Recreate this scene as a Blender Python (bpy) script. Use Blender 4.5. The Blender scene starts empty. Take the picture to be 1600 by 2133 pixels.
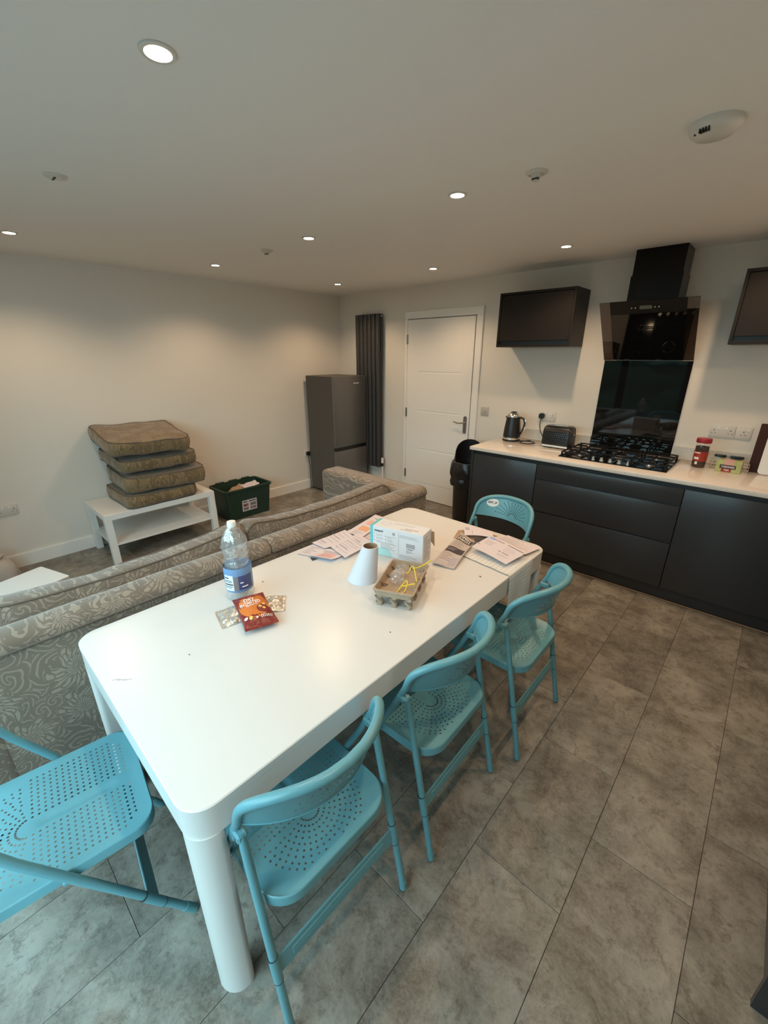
import bpy, bmesh, math, random
from mathutils import Matrix, Vector, noise
from mathutils.geometry import delaunay_2d_cdt
random.seed(7)
S = bpy.context.scene
COL = S.collection
PI = math.pi
H = 2.364                                   # ceiling height

# ------------------------------------------------------------------ camera
cam_d = bpy.data.cameras.new('camera')
cam_d.sensor_fit = 'HORIZONTAL'; cam_d.sensor_width = 36.0
cam_d.lens = 868.81 * 36.0 / 1600.0
cam_d.clip_start = 0.02
cam = bpy.data.objects.new('camera', cam_d); COL.objects.link(cam)
yaw, pit = 0.7409, -0.3612
fw = Vector((-math.sin(yaw)*math.cos(pit), math.cos(yaw)*math.cos(pit), math.sin(pit)))
rt = Vector((math.cos(yaw), math.sin(yaw), 0)); up = rt.cross(fw)
M = Matrix((rt, up, -fw)).transposed().to_4x4()
M.translation = (4.3759, -3.95, 1.6756)
cam.matrix_world = M
S.camera = cam

# ------------------------------------------------------------------ exposure, sky, daylight
S.view_settings.view_transform = 'Standard'; S.view_settings.look = 'None'
S.view_settings.gamma = 1.0; S.view_settings.use_curve_mapping = False
S.view_settings.exposure = 0.0
SKY_COL, SKY_STR = (0.57, 0.89, 1.0), 7.0
LAMP_COL, LAMP_W = (1.0, 0.69, 0.42), 22.5
LENS_GLOW = 30.0
w = bpy.data.worlds.new('World'); S.world = w; w.use_nodes = True
bg = w.node_tree.nodes['Background']
bg.inputs[0].default_value = (*SKY_COL, 1); bg.inputs[1].default_value = SKY_STR
S.cycles.max_bounces = 10; S.cycles.diffuse_bounces = 6; S.cycles.transparent_max_bounces = 16
S.cycles.sample_clamp_indirect = 6.0
S.cycles.use_denoising = True
DX0, DX1, DZ1, YF = 1.4, 4.2, 2.1, -4.36     # garden door opening in the front wall
pl = bpy.data.lights.new('daylight_portal', 'AREA'); pl.shape = 'RECTANGLE'
pl.size = DX1-DX0; pl.size_y = DZ1; pl.cycles.is_portal = True
po = bpy.data.objects.new('daylight_portal', pl); COL.objects.link(po)
po.location = ((DX0+DX1)/2, YF-0.02, DZ1/2); po.rotation_euler = (PI/2, 0, 0)   # -Z -> +Y

# ------------------------------------------------------------------ helpers
def bw(o):
    m = o.matrix_basis.copy()
    return bw(o.parent) @ m if o.parent else m

def tag(o, label=None, cat=None, group=None, kind=None):
    if label: o['label'] = label
    if cat: o['category'] = cat
    if group: o['group'] = group
    if kind: o['kind'] = kind
    return o

def T(name, label, cat, loc=(0, 0, 0), rz=0.0, group=None):
    o = bpy.data.objects.new(name, None); COL.objects.link(o)
    o.empty_display_size = 0.05
    o.location = loc; o.rotation_euler = (0, 0, rz)
    return tag(o, label, cat, group)

class B:
    def __init__(s): s.v = []; s.f = []; s.uv = None
    def add(s, vs, fs, M=None):
        n = len(s.v)
        s.v += [tuple(M @ Vector(p)) if M else tuple(p) for p in vs]
        s.f += [tuple(i+n for i in f) for f in fs]
        return s
    def box(s, x0, x1, y0, y1, z0, z1, bev=0.0, seg=1, M=None):
        x0, x1 = min(x0, x1), max(x0, x1); y0, y1 = min(y0, y1), max(y0, y1); z0, z1 = min(z0, z1), max(z0, z1)
        bm = bmesh.new(); bmesh.ops.create_cube(bm, size=1)
        for v in bm.verts:
            v.co = Vector(((x0+x1)/2+v.co.x*(x1-x0), (y0+y1)/2+v.co.y*(y1-y0), (z0+z1)/2+v.co.z*(z1-z0)))
        if bev > 0:
            bev = min(bev, .49*min(x1-x0, y1-y0, z1-z0))
            bmesh.ops.bevel(bm, geom=bm.edges[:], offset=bev, segments=seg, affect='EDGES', profile=.5)
        return s.bm(bm, M)
    def bm(s, bm, M=None):
        bm.verts.index_update()
        s.add([v.co for v in bm.verts], [[v.index for v in f.verts] for f in bm.faces], M); bm.free()
        return s
    def tube(s, pts, r, n=10, cap=True, closed=False):
        pts = [Vector(p) for p in pts]; m = len(pts)
        rs = r if isinstance(r, (list, tuple)) else [r]*m
        vs = []; fs = []
        prev = None
        for i, p in enumerate(pts):
            if closed: t = pts[(i+1) % m]-pts[i-1]
            else: t = pts[min(i+1, m-1)]-pts[max(i-1, 0)]
            t.normalize()
            if prev is None:
                a = Vector((0, 0, 1)) if abs(t.z) < .9 else Vector((1, 0, 0))
                u = t.cross(a).normalized()
            else:
                u = (prev - t*prev.dot(t)).normalized()
            prev = u; v = t.cross(u)
            for k in range(n):
                an = 2*PI*k/n
                vs.append(p+(u*math.cos(an)+v*math.sin(an))*rs[i])
        for i in range(m if closed else m-1):
            j = (i+1) % m
            for k in range(n):
                fs.append((i*n+k, i*n+(k+1) % n, j*n+(k+1) % n, j*n+k))
        if cap and not closed:
            fs.append(tuple(range(n))[::-1]); fs.append(tuple((m-1)*n+k for k in range(n)))
        return s.add(vs, fs)
    def cyl(s, p0, p1, r0, r1=None, n=20):
        return s.tube([p0, p1], [r0, r0 if r1 is None else r1], n)
    def lathe(s, prof, n=28, c=(0, 0, 0), M=None, rad=None, close=False):
        vs = []; fs = []; m = len(prof)
        for i, (r, z) in enumerate(prof):
            for k in range(n):
                a = 2*PI*k/n
                q = r*(rad(a, z) if rad else 1)
                vs.append((c[0]+q*math.cos(a), c[1]+q*math.sin(a), c[2]+z))
        for i in range(m-1):
            for k in range(n):
                fs.append((i*n+k, i*n+(k+1) % n, (i+1)*n+(k+1) % n, (i+1)*n+k))
        if close or prof[0][0] < 1e-3*0+.0006: fs.append(tuple(range(n))[::-1])
        if close or prof[-1][0] < .0006: fs.append(tuple((m-1)*n+k for k in range(n)))
        return s.add(vs, fs, M)
    def prism(s, poly, z0, z1, M=None):
        n = len(poly)
        vs = [(x, y, z0) for x, y in poly]+[(x, y, z1) for x, y in poly]
        fs = [tuple(range(n))[::-1], tuple(range(n, 2*n))]+[(i, (i+1) % n, n+(i+1) % n, n+i) for i in range(n)]
        return s.add(vs, fs, M)
    def grid(s, fn, nu, nv, th=0.0, uv=False):
        """surface fn(u,v)->Vector over [0,1]^2, thickened along its normal by th (downwards)"""
        P = [[Vector(fn(i/nu, j/nv)) for j in range(nv+1)] for i in range(nu+1)]
        vs = [p for row in P for p in row]; fs = []
        W = nv+1
        for i in range(nu):
            for j in range(nv):
                fs.append((i*W+j, (i+1)*W+j, (i+1)*W+j+1, i*W+j+1))
        if th:
            n0 = len(vs)
            for i in range(nu+1):
                for j in range(nv+1):
                    du = P[min(i+1, nu)][j]-P[max(i-1, 0)][j]; dv = P[i][min(j+1, nv)]-P[i][max(j-1, 0)]
                    vs.append(P[i][j]-du.cross(dv).normalized()*th)
            fs += [tuple(n0+k for k in f)[::-1] for f in fs[:]]
            ring = [i*W for i in range(nu+1)]+[nu*W+j for j in range(1, W)]+[i*W+nv for i in range(nu-1, -1, -1)]+[j for j in range(nv-1, 0, -1)]
            for a in range(len(ring)):
                b = (a+1) % len(ring)
                fs.append((ring[b], ring[a], n0+ring[a], n0+ring[b]))
        if uv:
            s.uv = [(i/nu, j/nv) for i in range(nu+1) for j in range(nv+1)]*(2 if th else 1)
        return s.add(vs, fs)
    def build(s, name, mat, parent=None, label=None, world=True, smooth=35):
        me = bpy.data.meshes.new(name)
        v = s.v
        if parent is not None and world:
            inv = bw(parent).inverted(); v = [inv @ Vector(p) for p in v]
        me.from_pydata(v, [], s.f); me.update()
        if s.uv:
            l = me.uv_layers.new(name='uv')
            for lo in me.loops: l.data[lo.index].uv = s.uv[lo.vertex_index]
        me.materials.append(mat)
        bm = bmesh.new(); bm.from_mesh(me); bmesh.ops.recalc_face_normals(bm, faces=bm.faces[:]); bm.to_mesh(me); bm.free()
        if smooth:
            for p in me.polygons: p.use_smooth = True
            me.set_sharp_from_angle(angle=math.radians(smooth))
        o = bpy.data.objects.new(name, me); COL.objects.link(o)
        if parent is not None: o.parent = parent
        if label: o['label'] = label
        return o

def dup(o, loc=None, rz=None, label=None):
    def rec(a, par):
        c = a.copy(); COL.objects.link(c)
        if par is not None: c.parent = par
        for ch in list(a.children): rec(ch, c)
        return c
    r = rec(o, None)
    if loc is not None: r.location = loc
    if rz is not None: r.rotation_euler = (0, 0, rz)
    if label: r['label'] = label
    return r

def rrect(x0, x1, y0, y1, r, n=6):
    """rounded rectangle; r = one radius or four (ll, lr, ur, ul)"""
    R = [r]*4 if not isinstance(r, (list, tuple)) else r
    out = []
    for (cx, cy, a0, q) in ((x0, y0, PI, R[0]), (x1, y0, 1.5*PI, R[1]), (x1, y1, 0, R[2]), (x0, y1, .5*PI, R[3])):
        mx = cx+(q if cx == x0 else -q); my = cy+(q if cy == y0 else -q)
        for k in range(n+1):
            a = a0+.5*PI*k/n
            out.append((mx+q*math.cos(a), my+q*math.sin(a)))
    return out

def frame(o, xd, yd):
    x = Vector(xd).normalized(); z = x.cross(Vector(yd)).normalized(); y = z.cross(x)
    m = Matrix((x, y, z)).transposed().to_4x4(); m.translation = Vector(o)
    return m

def marks(parent, M, rects, mat, name='printed_text', h=.0005, label=None):
    b = B()
    for (a, c, d, e) in rects: b.box(a, d, c, e, 0.0, h, M=M)
    return b.build(name, mat, parent, label, smooth=0)

def text(parent, M, body, size, mat, name='lettering', align='LEFT', ext=.0004, bold=0.0, label=None, sx=1.0):
    cu = bpy.data.curves.new(name, 'FONT'); cu.body = body; cu.size = size
    cu.align_x = align; cu.extrude = ext; cu.offset = bold; cu.space_character = 1.0
    tmp = bpy.data.objects.new('tmp', cu); COL.objects.link(tmp)
    dg = bpy.context.evaluated_depsgraph_get()
    me = bpy.data.meshes.new_from_object(tmp.evaluated_get(dg))
    bpy.data.objects.remove(tmp); bpy.data.curves.remove(cu)
    me.transform(bw(parent).inverted() @ M @ Matrix.Diagonal((sx, 1, 1, 1)))
    me.materials.clear(); me.materials.append(mat)
    o = bpy.data.objects.new(name, me); me.name = name; COL.objects.link(o); o.parent = parent
    if label: o['label'] = label
    return o

# ------------------------------------------------------------------ materials
def pbr(name, col, rough=.5, metal=0.0, spec=.5, var=0.0, vs=8.0, bump=0.0, bs=60.0, coat=0.0, emit=None, es=0.0, col2=None, sheen=0.0):
    m = bpy.data.materials.new(name); m.use_nodes = True
    nt = m.node_tree; p = nt.nodes['Principled BSDF']
    p.inputs['Base Color'].default_value = (*col, 1); p.inputs['Roughness'].default_value = rough
    p.inputs['Metallic'].default_value = metal; p.inputs['Specular IOR Level'].default_value = spec
    p.inputs['Coat Weight'].default_value = coat; p.inputs['Sheen Weight'].default_value = sheen
    tc = None
    if var or bump:
        tc = nt.nodes.new('ShaderNodeTexCoord')
    if var:
        n = nt.nodes.new('ShaderNodeTexNoise'); n.inputs['Scale'].default_value = vs; n.inputs['Detail'].default_value = 5
        r = nt.nodes.new('ShaderNodeMix'); r.data_type = 'RGBA'
        c2 = col2 or tuple(min(1, c*(1+var)) for c in col); c1 = tuple(c*(1-var) for c in col) if not col2 else col
        r.inputs[6].default_value = (*c1, 1); r.inputs[7].default_value = (*c2, 1)
        nt.links.new(tc.outputs['Object'], n.inputs['Vector']); nt.links.new(n.outputs['Fac'], r.inputs[0])
        nt.links.new(r.outputs[2], p.inputs['Base Color'])
    if bump:
        n2 = nt.nodes.new('ShaderNodeTexNoise'); n2.inputs['Scale'].default_value = bs; n2.inputs['Detail'].default_value = 4
        bp = nt.nodes.new('ShaderNodeBump'); bp.inputs['Strength'].default_value = bump; bp.inputs['Distance'].default_value = .004
        nt.links.new(tc.outputs['Object'], n2.inputs['Vector']); nt.links.new(n2.outputs['Fac'], bp.inputs['Height'])
        nt.links.new(bp.outputs['Normal'], p.inputs['Normal'])
    if emit:
        p.inputs['Emission Color'].default_value = (*emit, 1); p.inputs['Emission Strength'].default_value = es
    return m

def clear(name, tint=(1, 1, 1), gloss=.12, rough=.05, ior=1.45, bump=0.0, haze=0.0):
    """thin clear film or pane: transparent with a Fresnel reflection"""
    m = bpy.data.materials.new(name); m.use_nodes = True; nt = m.node_tree
    nt.nodes.remove(nt.nodes['Principled BSDF']); out = nt.nodes['Material Output']
    t = nt.nodes.new('ShaderNodeBsdfTransparent'); t.inputs[0].default_value = (*tint, 1)
    g = nt.nodes.new('ShaderNodeBsdfGlossy'); g.inputs['Roughness'].default_value = rough
    f = nt.nodes.new('ShaderNodeFresnel'); f.inputs[0].default_value = ior
    a = nt.nodes.new('ShaderNodeMath'); a.operation = 'ADD'; a.inputs[1].default_value = gloss; a.use_clamp = True
    x = nt.nodes.new('ShaderNodeMixShader')
    if bump:
        tc = nt.nodes.new('ShaderNodeTexCoord'); n2 = nt.nodes.new('ShaderNodeTexNoise'); n2.inputs['Scale'].default_value = 55
        bp = nt.nodes.new('ShaderNodeBump'); bp.inputs['Strength'].default_value = bump; bp.inputs['Distance'].default_value = .006
        nt.links.new(tc.outputs['Object'], n2.inputs['Vector']); nt.links.new(n2.outputs['Fac'], bp.inputs['Height']); nt.links.new(bp.outputs['Normal'], g.inputs['Normal'])
    geo = nt.nodes.new('ShaderNodeNewGeometry')          # no false total reflection when leaving the film
    front = nt.nodes.new('ShaderNodeMath'); front.operation = 'SUBTRACT'; front.inputs[0].default_value = 1.0
    mu = nt.nodes.new('ShaderNodeMath'); mu.operation = 'MULTIPLY'
    nt.links.new(geo.outputs['Backfacing'], front.inputs[1]); nt.links.new(f.outputs[0], a.inputs[0])
    nt.links.new(a.outputs[0], mu.inputs[0]); nt.links.new(front.outputs[0], mu.inputs[1]); nt.links.new(mu.outputs[0], x.inputs[0])
    nt.links.new(t.outputs[0], x.inputs[1]); nt.links.new(g.outputs[0], x.inputs[2]); nt.links.new(x.outputs[0], out.inputs[0])
    if haze:
        df = nt.nodes.new('ShaderNodeBsdfDiffuse'); df.inputs[0].default_value = (.8, .82, .84, 1)
        h2 = nt.nodes.new('ShaderNodeMixShader'); h2.inputs[0].default_value = haze
        nt.links.new(x.outputs[0], h2.inputs[1]); nt.links.new(df.outputs[0], h2.inputs[2]); nt.links.new(h2.outputs[0], out.inputs[0])
    return m

class NT:
    """small node-graph writer"""
    def __init__(s, m): s.t = m.node_tree; s.p = s.t.nodes.get('Principled BSDF')
    def n(s, typ, **kw):
        o = s.t.nodes.new('ShaderNode'+typ)
        for k, v in kw.items(): setattr(o, k, v)
        return o
    def l(s, a, b): s.t.links.new(a, b)
    def math(s, op, a, b=None, clamp=False):
        o = s.n('Math', operation=op); o.use_clamp = clamp
        for i, q in enumerate((a, b)):
            if q is None: continue
            if isinstance(q, (int, float)): o.inputs[i].default_value = q
            else: s.l(q, o.inputs[i])
        return o.outputs[0]
    def mix(s, f, a, b):
        o = s.n('Mix', data_type='RGBA')
        if isinstance(f, (int, float)): o.inputs[0].default_value = f
        else: s.l(f, o.inputs[0])
        for i, q in ((6, a), (7, b)):
            if isinstance(q, tuple): o.inputs[i].default_value = (*q, 1)
            else: s.l(q, o.inputs[i])
        return o.outputs[2]
    def ramp(s, f, lo, hi):
        o = s.n('MapRange'); o.inputs[1].default_value = lo; o.inputs[2].default_value = hi; s.l(f, o.inputs[0]); return o.outputs[0]

def floor_mat():
    m = pbr('stone_vinyl', (.3, .26, .21), .42); g = NT(m)
    geo = g.n('NewGeometry'); oi = g.n('ObjectInfo')
    off = g.n('VectorMath', operation='SCALE'); off.inputs[3].default_value = 37.0
    cmb = g.n('CombineXYZ'); g.l(oi.outputs['Random'], cmb.inputs[0]); g.l(oi.outputs['Random'], cmb.inputs[1])
    g.l(cmb.outputs[0], off.inputs[0])
    ad = g.n('VectorMath', operation='ADD'); g.l(geo.outputs['Position'], ad.inputs[0]); g.l(off.outputs[0], ad.inputs[1])
    def nz(sc, det, rough=.6, dist=0.0):
        n = g.n('TexNoise'); n.inputs['Scale'].default_value = sc; n.inputs['Detail'].default_value = det
        n.inputs['Roughness'].default_value = rough; n.inputs['Distortion'].default_value = dist
        g.l(ad.outputs[0], n.inputs['Vector']); return n.outputs['Fac']
    a = nz(4.0, 10, .74, .3); b = nz(17, 10, .80, .35); c = nz(85, 5, .8, .0)
    f1 = g.ramp(a, .38, .62)
    col = g.mix(f1, (.114, .098, .079), (.312, .288, .248))
    f2 = g.ramp(b, .51, .60); col = g.mix(g.math('MULTIPLY', f2, .62), col, (.075, .058, .043))
    f3 = g.ramp(c, .42, .66); col = g.mix(g.math('MULTIPLY', f3, .34), col, (.36, .32, .27))
    tone = g.math('ADD', g.math('MULTIPLY', oi.outputs['Random'], .22), .89)
    hs = g.n('HueSaturation'); g.l(tone, hs.inputs['Value']); g.l(col, hs.inputs['Color'])
    g.l(hs.outputs[0], g.p.inputs['Base Color'])
    bp = g.n('Bump'); bp.inputs['Strength'].default_value = .25; bp.inputs['Distance'].default_value = .002
    g.l(b, bp.inputs['Height']); g.l(bp.outputs['Normal'], g.p.inputs['Normal'])
    return m

def damask(name, dark, light, axes='yz', scale=4.2):
    """woven scrolling-flower pattern in two yarn tones"""
    m = pbr(name, dark, .7, spec=.3, sheen=.25); g = NT(m)
    tc = g.n('TexCoord'); sp = g.n('SeparateXYZ')
    prev = tc.outputs['Object']
    for sc_, amp in ((5.0, .10), (17.0, .028)):
        wn = g.n('TexNoise'); wn.inputs['Scale'].default_value = sc_; wn.inputs['Detail'].default_value = 2
        g.l(tc.outputs['Object'], wn.inputs['Vector'])
        ws = g.n('VectorMath', operation='SCALE'); ws.inputs[3].default_value = amp; g.l(wn.outputs['Color'], ws.inputs[0])
        wa = g.n('VectorMath', operation='ADD'); g.l(prev, wa.inputs[0]); g.l(ws.outputs[0], wa.inputs[1]); prev = wa.outputs[0]
    g.l(prev, sp.inputs[0])
    cb = g.n('CombineXYZ'); idx = {'x': 0, 'y': 1, 'z': 2}
    g.l(sp.outputs[idx[axes[0]]], cb.inputs[0]); g.l(sp.outputs[idx[axes[1]]], cb.inputs[1])
    def cell(sc_, rnd):
        vo = g.n('TexVoronoi', voronoi_dimensions='2D', feature='F1'); vo.inputs['Scale'].default_value = sc_; vo.inputs['Randomness'].default_value = rnd
        g.l(cb.outputs[0], vo.inputs['Vector'])
        sub = g.n('VectorMath', operation='SUBTRACT'); g.l(cb.outputs[0], sub.inputs[0]); g.l(vo.outputs['Position'], sub.inputs[1])
        s2 = g.n('SeparateXYZ'); g.l(sub.outputs[0], s2.inputs[0])
        return vo.outputs['Distance'], g.math('ARCTAN2', s2.outputs[1], s2.outputs[0])
    d, an = cell(scale, .5)
    e = g.math('ADD', d, g.math('MULTIPLY', g.math('SINE', g.math('ADD', g.math('MULTIPLY', an, 7.0), g.math('MULTIPLY', d, 9.0))), .085))
    inside = g.math('LESS_THAN', e, .40)
    vein = g.math('GREATER_THAN', g.math('SINE', g.math('ADD', g.math('MULTIPLY', an, 21.0), g.math('MULTIPLY', d, 26.0))), -.55)
    rings_ = g.math('GREATER_THAN', g.math('SINE', g.math('MULTIPLY', e, 46.0)), -.75)
    rose = g.math('MULTIPLY', inside, g.math('MULTIPLY', vein, rings_))
    d2, an2 = cell(scale*2.4, .8)
    curl = g.math('LESS_THAN', g.math('ABSOLUTE', g.math('SINE', g.math('ADD', g.math('MULTIPLY', d2, 13.0), an2))), .42)
    curl = g.math('MULTIPLY', curl, g.math('GREATER_THAN', e, .45))
    mask = g.math('MAXIMUM', rose, g.math('MULTIPLY', curl, .8))
    fine = g.n('TexNoise'); fine.inputs['Scale'].default_value = 170; fine.inputs['Detail'].default_value = 2
    g.l(tc.outputs['Object'], fine.inputs['Vector'])
    mk = g.math('MULTIPLY', mask, g.math('ADD', g.math('MULTIPLY', fine.outputs['Fac'], .6), .65), clamp=True)
    g.l(g.mix(mk, dark, light), g.p.inputs['Base Color'])
    rr = g.n('MapRange'); rr.inputs[3].default_value = .8; rr.inputs[4].default_value = .48; g.l(mask, rr.inputs[0]); g.l(rr.outputs[0], g.p.inputs['Roughness'])
    bp = g.n('Bump'); bp.inputs['Strength'].default_value = .3; bp.inputs['Distance'].default_value = .002
    g.l(g.math('ADD', mask, g.math('MULTIPLY', fine.outputs['Fac'], .5)), bp.inputs['Height']); g.l(bp.outputs['Normal'], g.p.inputs['Normal'])
    return m

def check_mat():
    m = pbr('check_cotton', (.80, .79, .77), .85); g = NT(m)
    uv = g.n('UVMap'); sp = g.n('SeparateXYZ'); g.l(uv.outputs[0], sp.inputs[0])
    def line(o, n):
        fr = g.math('FRACT', g.math('MULTIPLY', o, n)); return g.math('LESS_THAN', fr, .09)
    k = g.math('MAXIMUM', line(sp.outputs[0], 24.0), line(sp.outputs[1], 11.0))
    g.l(g.mix(k, (.74, .73, .71), (.40, .39, .40)), g.p.inputs['Base Color'])
    return m

def quartz_mat():
    m = pbr('quartz', (.72, .66, .60), .10); g = NT(m); tc = g.n('TexCoord')
    n = g.n('TexNoise'); n.inputs['Scale'].default_value = 220; n.inputs['Detail'].default_value = 3; g.l(tc.outputs['Object'], n.inputs['Vector'])
    g.l(g.mix(g.ramp(n.outputs['Fac'], .35, .7), (.74, .66, .60), (.88, .81, .75)), g.p.inputs['Base Color'])
    return m

mWALL = pbr('wall_paint', (.76, .72, .66), .75, bump=.06, bs=90)
mCEIL = pbr('ceiling_paint', (.84, .82, .79), .85)
mTRIM = pbr('white_gloss_paint', (.87, .845, .81), .4)
mFLOOR = floor_mat()
mGROUT = pbr('joint', (.050, .042, .034), .8)
mCHAIR = pbr('blue_enamel', (.125, .325, .385), .33, var=.06, vs=5)
mRUBBER = pbr('blue_rubber', (.12, .30, .34), .7)
mTABLE = pbr('white_lacquer', (.68, .665, .65), .28, var=.015, vs=3)
mSOFA = damask('damask_taupe', (.160, .123, .093), (.280, .226, .176), 'yz', 5.0)
mCUSH = damask('damask_gold_taupe', (.165, .110, .056), (.285, .200, .108), 'xy', 6.5)
mPIPE = pbr('piping', (.13, .10, .078), .7)
mLACK = pbr('white_foil', (.80, .79, .77), .45)
mGREEN = pbr('dark_green_plastic', (.012, .038, .026), .45)
mFRIDGE_S = pbr('fridge_side', (.085, .075, .066), .5)
mFRIDGE = pbr('fridge_silver', (.16, .155, .15), .38, metal=.35)
mRAD = pbr('anthracite', (.045, .043, .044), .4)
mCHROME = pbr('chrome', (.75, .73, .70), .16, metal=1)
mSTEEL = pbr('satin_steel', (.45, .43, .40), .3, metal=1)
mBLACK = pbr('black_plastic', (.012, .012, .013), .35)
mBAG = pbr('bin_liner', (.013, .012, .012), .3, bump=.7, bs=22)
mUNIT = pbr('graphite_front', (.036, .037, .040), .26, spec=.35)
mUNITIN = pbr('graphite_rail', (.016, .017, .019), .4)
mWUNIT = pbr('graphite_warm_tint', (.022, .018, .016), .35, spec=.15)  # same graphite as the base fronts, warm light's brown put into its colour
mQUARTZ = quartz_mat()
mUPST = pbr('upstand_stone', (.60, .59, .56), .2, var=.25, vs=90)
mGLASSB = pbr('black_glass', (.006, .006, .006), .03, spec=.38)
mSMOKE = clear('smoked_glass', (.30, .27, .25), .03, .02)
mHOB = pbr('hob_glass', (.007, .007, .008), .08, spec=.25)
mIRON = pbr('cast_iron', (.009, .009, .010), .6, spec=.2)
mSOCK = pbr('socket_white', (.66, .63, .59), .4)
mSOCKG = pbr('socket_metal', (.50, .47, .43), .35)
mDARK = pbr('dark_slot', (.02, .018, .016), .6)
mPAPER = pbr('paper_white', (.66, .585, .615), .75)
mPAPERB = pbr('paper_bluish', (.58, .62, .68), .7)
mPRINT = pbr('print_grey', (.20, .175, .19), .7)
mPRINTK = pbr('print_black', (.05, .04, .045), .7)
mPRINTP = pbr('print_pink', (.72, .40, .36), .7)
mPRINTL = pbr('print_pale', (.40, .36, .39), .7)
mPRINTB = pbr('print_blue', (.42, .52, .80), .7)
mTEAL = pbr('print_teal', (.12, .52, .60), .5)
mCARD = pbr('card_white', (.70, .71, .75), .5)
mCARDB = pbr('card_brown', (.40, .25, .15), .8)
mPULP = pbr('moulded_pulp', (.40, .30, .215), .95, var=.12, vs=60, bump=.9, bs=120)
mYELLOW = pbr('yellow_cord', (.82, .66, .06), .5)
mFILM = clear('plastic_film', (.95, .94, .94), .08, .18, haze=.10)
mPET = clear('clear_bottle', (.90, .925, .93), .24, .14, bump=.6, haze=.13)
mCAP = pbr('white_cap', (.85, .85, .85), .4)
mLBL = pbr('label_blue', (.16, .28, .50), .4)
mLBLD = pbr('label_navy', (.05, .07, .20), .4)
mLBLW = pbr('label_white', (.75, .80, .85), .5)
mORANGE = pbr('packet_orange', (.62, .17, .028), .35)
mRED = pbr('packet_red', (.20, .018, .016), .35)
mNUT = pbr('nut_print', (.85, .50, .15), .5)
mFOIL = pbr('foil_silver', (.66, .63, .58), .32, metal=.7, bump=.5, bs=70)
mWHITEINK = pbr('white_ink', (.85, .82, .78), .6)
mCOFFEE = pbr('coffee', (.045, .018, .010), .8)
mREDLID = pbr('red_lid', (.34, .012, .022), .4)
mLBLRED = pbr('label_red', (.36, .035, .018), .4)
mTEA = pbr('tea_green', (.46, .50, .20), .5, var=.35, vs=40)
mWOOD = pbr('dark_wood', (.040, .012, .008), .55, spec=.2, var=.35, vs=14)
mWBOARD = pbr('white_board', (.82, .81, .79), .4)
mTOWEL = check_mat()
mCORD = pbr('black_cord', (.010, .010, .010), .5)
mBAGW = pbr('pale_plastic_bag', (.50, .46, .43), .5, bump=.6, bs=25)
mPINK = pbr('pink_cloth', (.50, .26, .24), .8)
mLENS = pbr('lamp_lens', (1, 1, 1), .5, emit=(1.0, .86, .66), es=LENS_GLOW)
mBEZ = pbr('lamp_bezel', (.66, .63, .58), .35)
mDISP = pbr('hood_display', (.10, .13, .10), .3)
mDOT = pbr('hood_button', (.6, .6, .6), .3)
mTERR = pbr('terrace', (.13, .13, .125), .8, var=.15, vs=3)
mHEDGE = pbr('hedge', (.022, .040, .022), .8, var=.5, vs=14)
mFRAME = pbr('door_frame_grey', (.06, .065, .07), .4)
mPANE = clear('window_pane', (.97, .985, .98), .0, .0)

# ------------------------------------------------------------------ the room
RX = 5.35
fl = B().box(0, RX, YF, 0, -.05, -.0055).build('floor', mGROUT, smooth=0); tag(fl, kind='structure')
tile_cache = {}
TW, TL, GAP = .3105, .6155, .0007
for i in range(-13, 6):
    xa, xb = 3.945+TW*i, 3.945+TW*(i+1)
    ph = -2.985 if i % 2 == 0 else -2.68
    for k in range(-4, 6):
        ya, yb = ph+TL*k, ph+TL*(k+1)
        cx0, cx1, cy0, cy1 = max(xa, 0), min(xb, RX), max(ya, YF), min(yb, 0)
        if cx1-cx0 < .01 or cy1-cy0 < .01: continue
        key = (round(cx1-cx0, 4), round(cy1-cy0, 4))
        if key not in tile_cache:
            a, b_ = key[0]/2-GAP, key[1]/2-GAP; c = .0009
            bb = B().add([(-a, -b_, -.006), (a, -b_, -.006), (a, b_, -.006), (-a, b_, -.006), (-a, -b_, -c), (a, -b_, -c), (a, b_, -c), (-a, b_, -c),
                          (-a+c, -b_+c, 0), (a-c, -b_+c, 0), (a-c, b_-c, 0), (-a+c, b_-c, 0)],
                         [(0, 1, 5, 4), (1, 2, 6, 5), (2, 3, 7, 6), (3, 0, 4, 7), (4, 5, 9, 8), (5, 6, 10, 9), (6, 7, 11, 10), (7, 4, 8, 11), (8, 9, 10, 11)])
            o = bb.build('tile', mFLOOR, fl, world=False, smooth=0); tile_cache[key] = o.data
        else:
            o = bpy.data.objects.new('tile', tile_cache[key]); COL.objects.link(o); o.parent = fl
        o.location = ((cx0+cx1)/2, (cy0+cy1)/2, 0)
tag(B().box(-.1, RX+.1, YF-.1, .1, H, H+.1).build('ceiling', mCEIL, smooth=0), kind='structure')
tag(B().box(-.1, 0, YF-.1, .1, -.05, H).build('wall_left', mWALL, smooth=0), kind='structure')
tag(B().box(0, RX, 0, .1, -.05, H).build('wall_back', mWALL, smooth=0), kind='structure')
tag(B().box(RX, RX+.1, YF-.1, .1, -.05, H).build('wall_right', mWALL, smooth=0), kind='structure')
wf = B().box(0, DX0, YF-.1, YF, -.05, H).box(DX1, RX, YF-.1, YF, -.05, H).box(DX0, DX1, YF-.1, YF, DZ1, H)
tag(wf.build('wall_front', mWALL, smooth=0), kind='structure')
def skirting(name, x0, x1, y0, y1):
    tag(B().box(x0, x1, y0, y1, 0, .108).box(x0, x1 if x1-x0 > .1 else x1-.004, y0 if y1-y0 > .1 else y0+.004, y1, .108, .114).build(name, mTRIM, smooth=0), kind='structure')
skirting('baseboard_left', 0, .015, YF, 0)
skirting('baseboard_back', .015, 1.06, -.015, 0)
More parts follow.
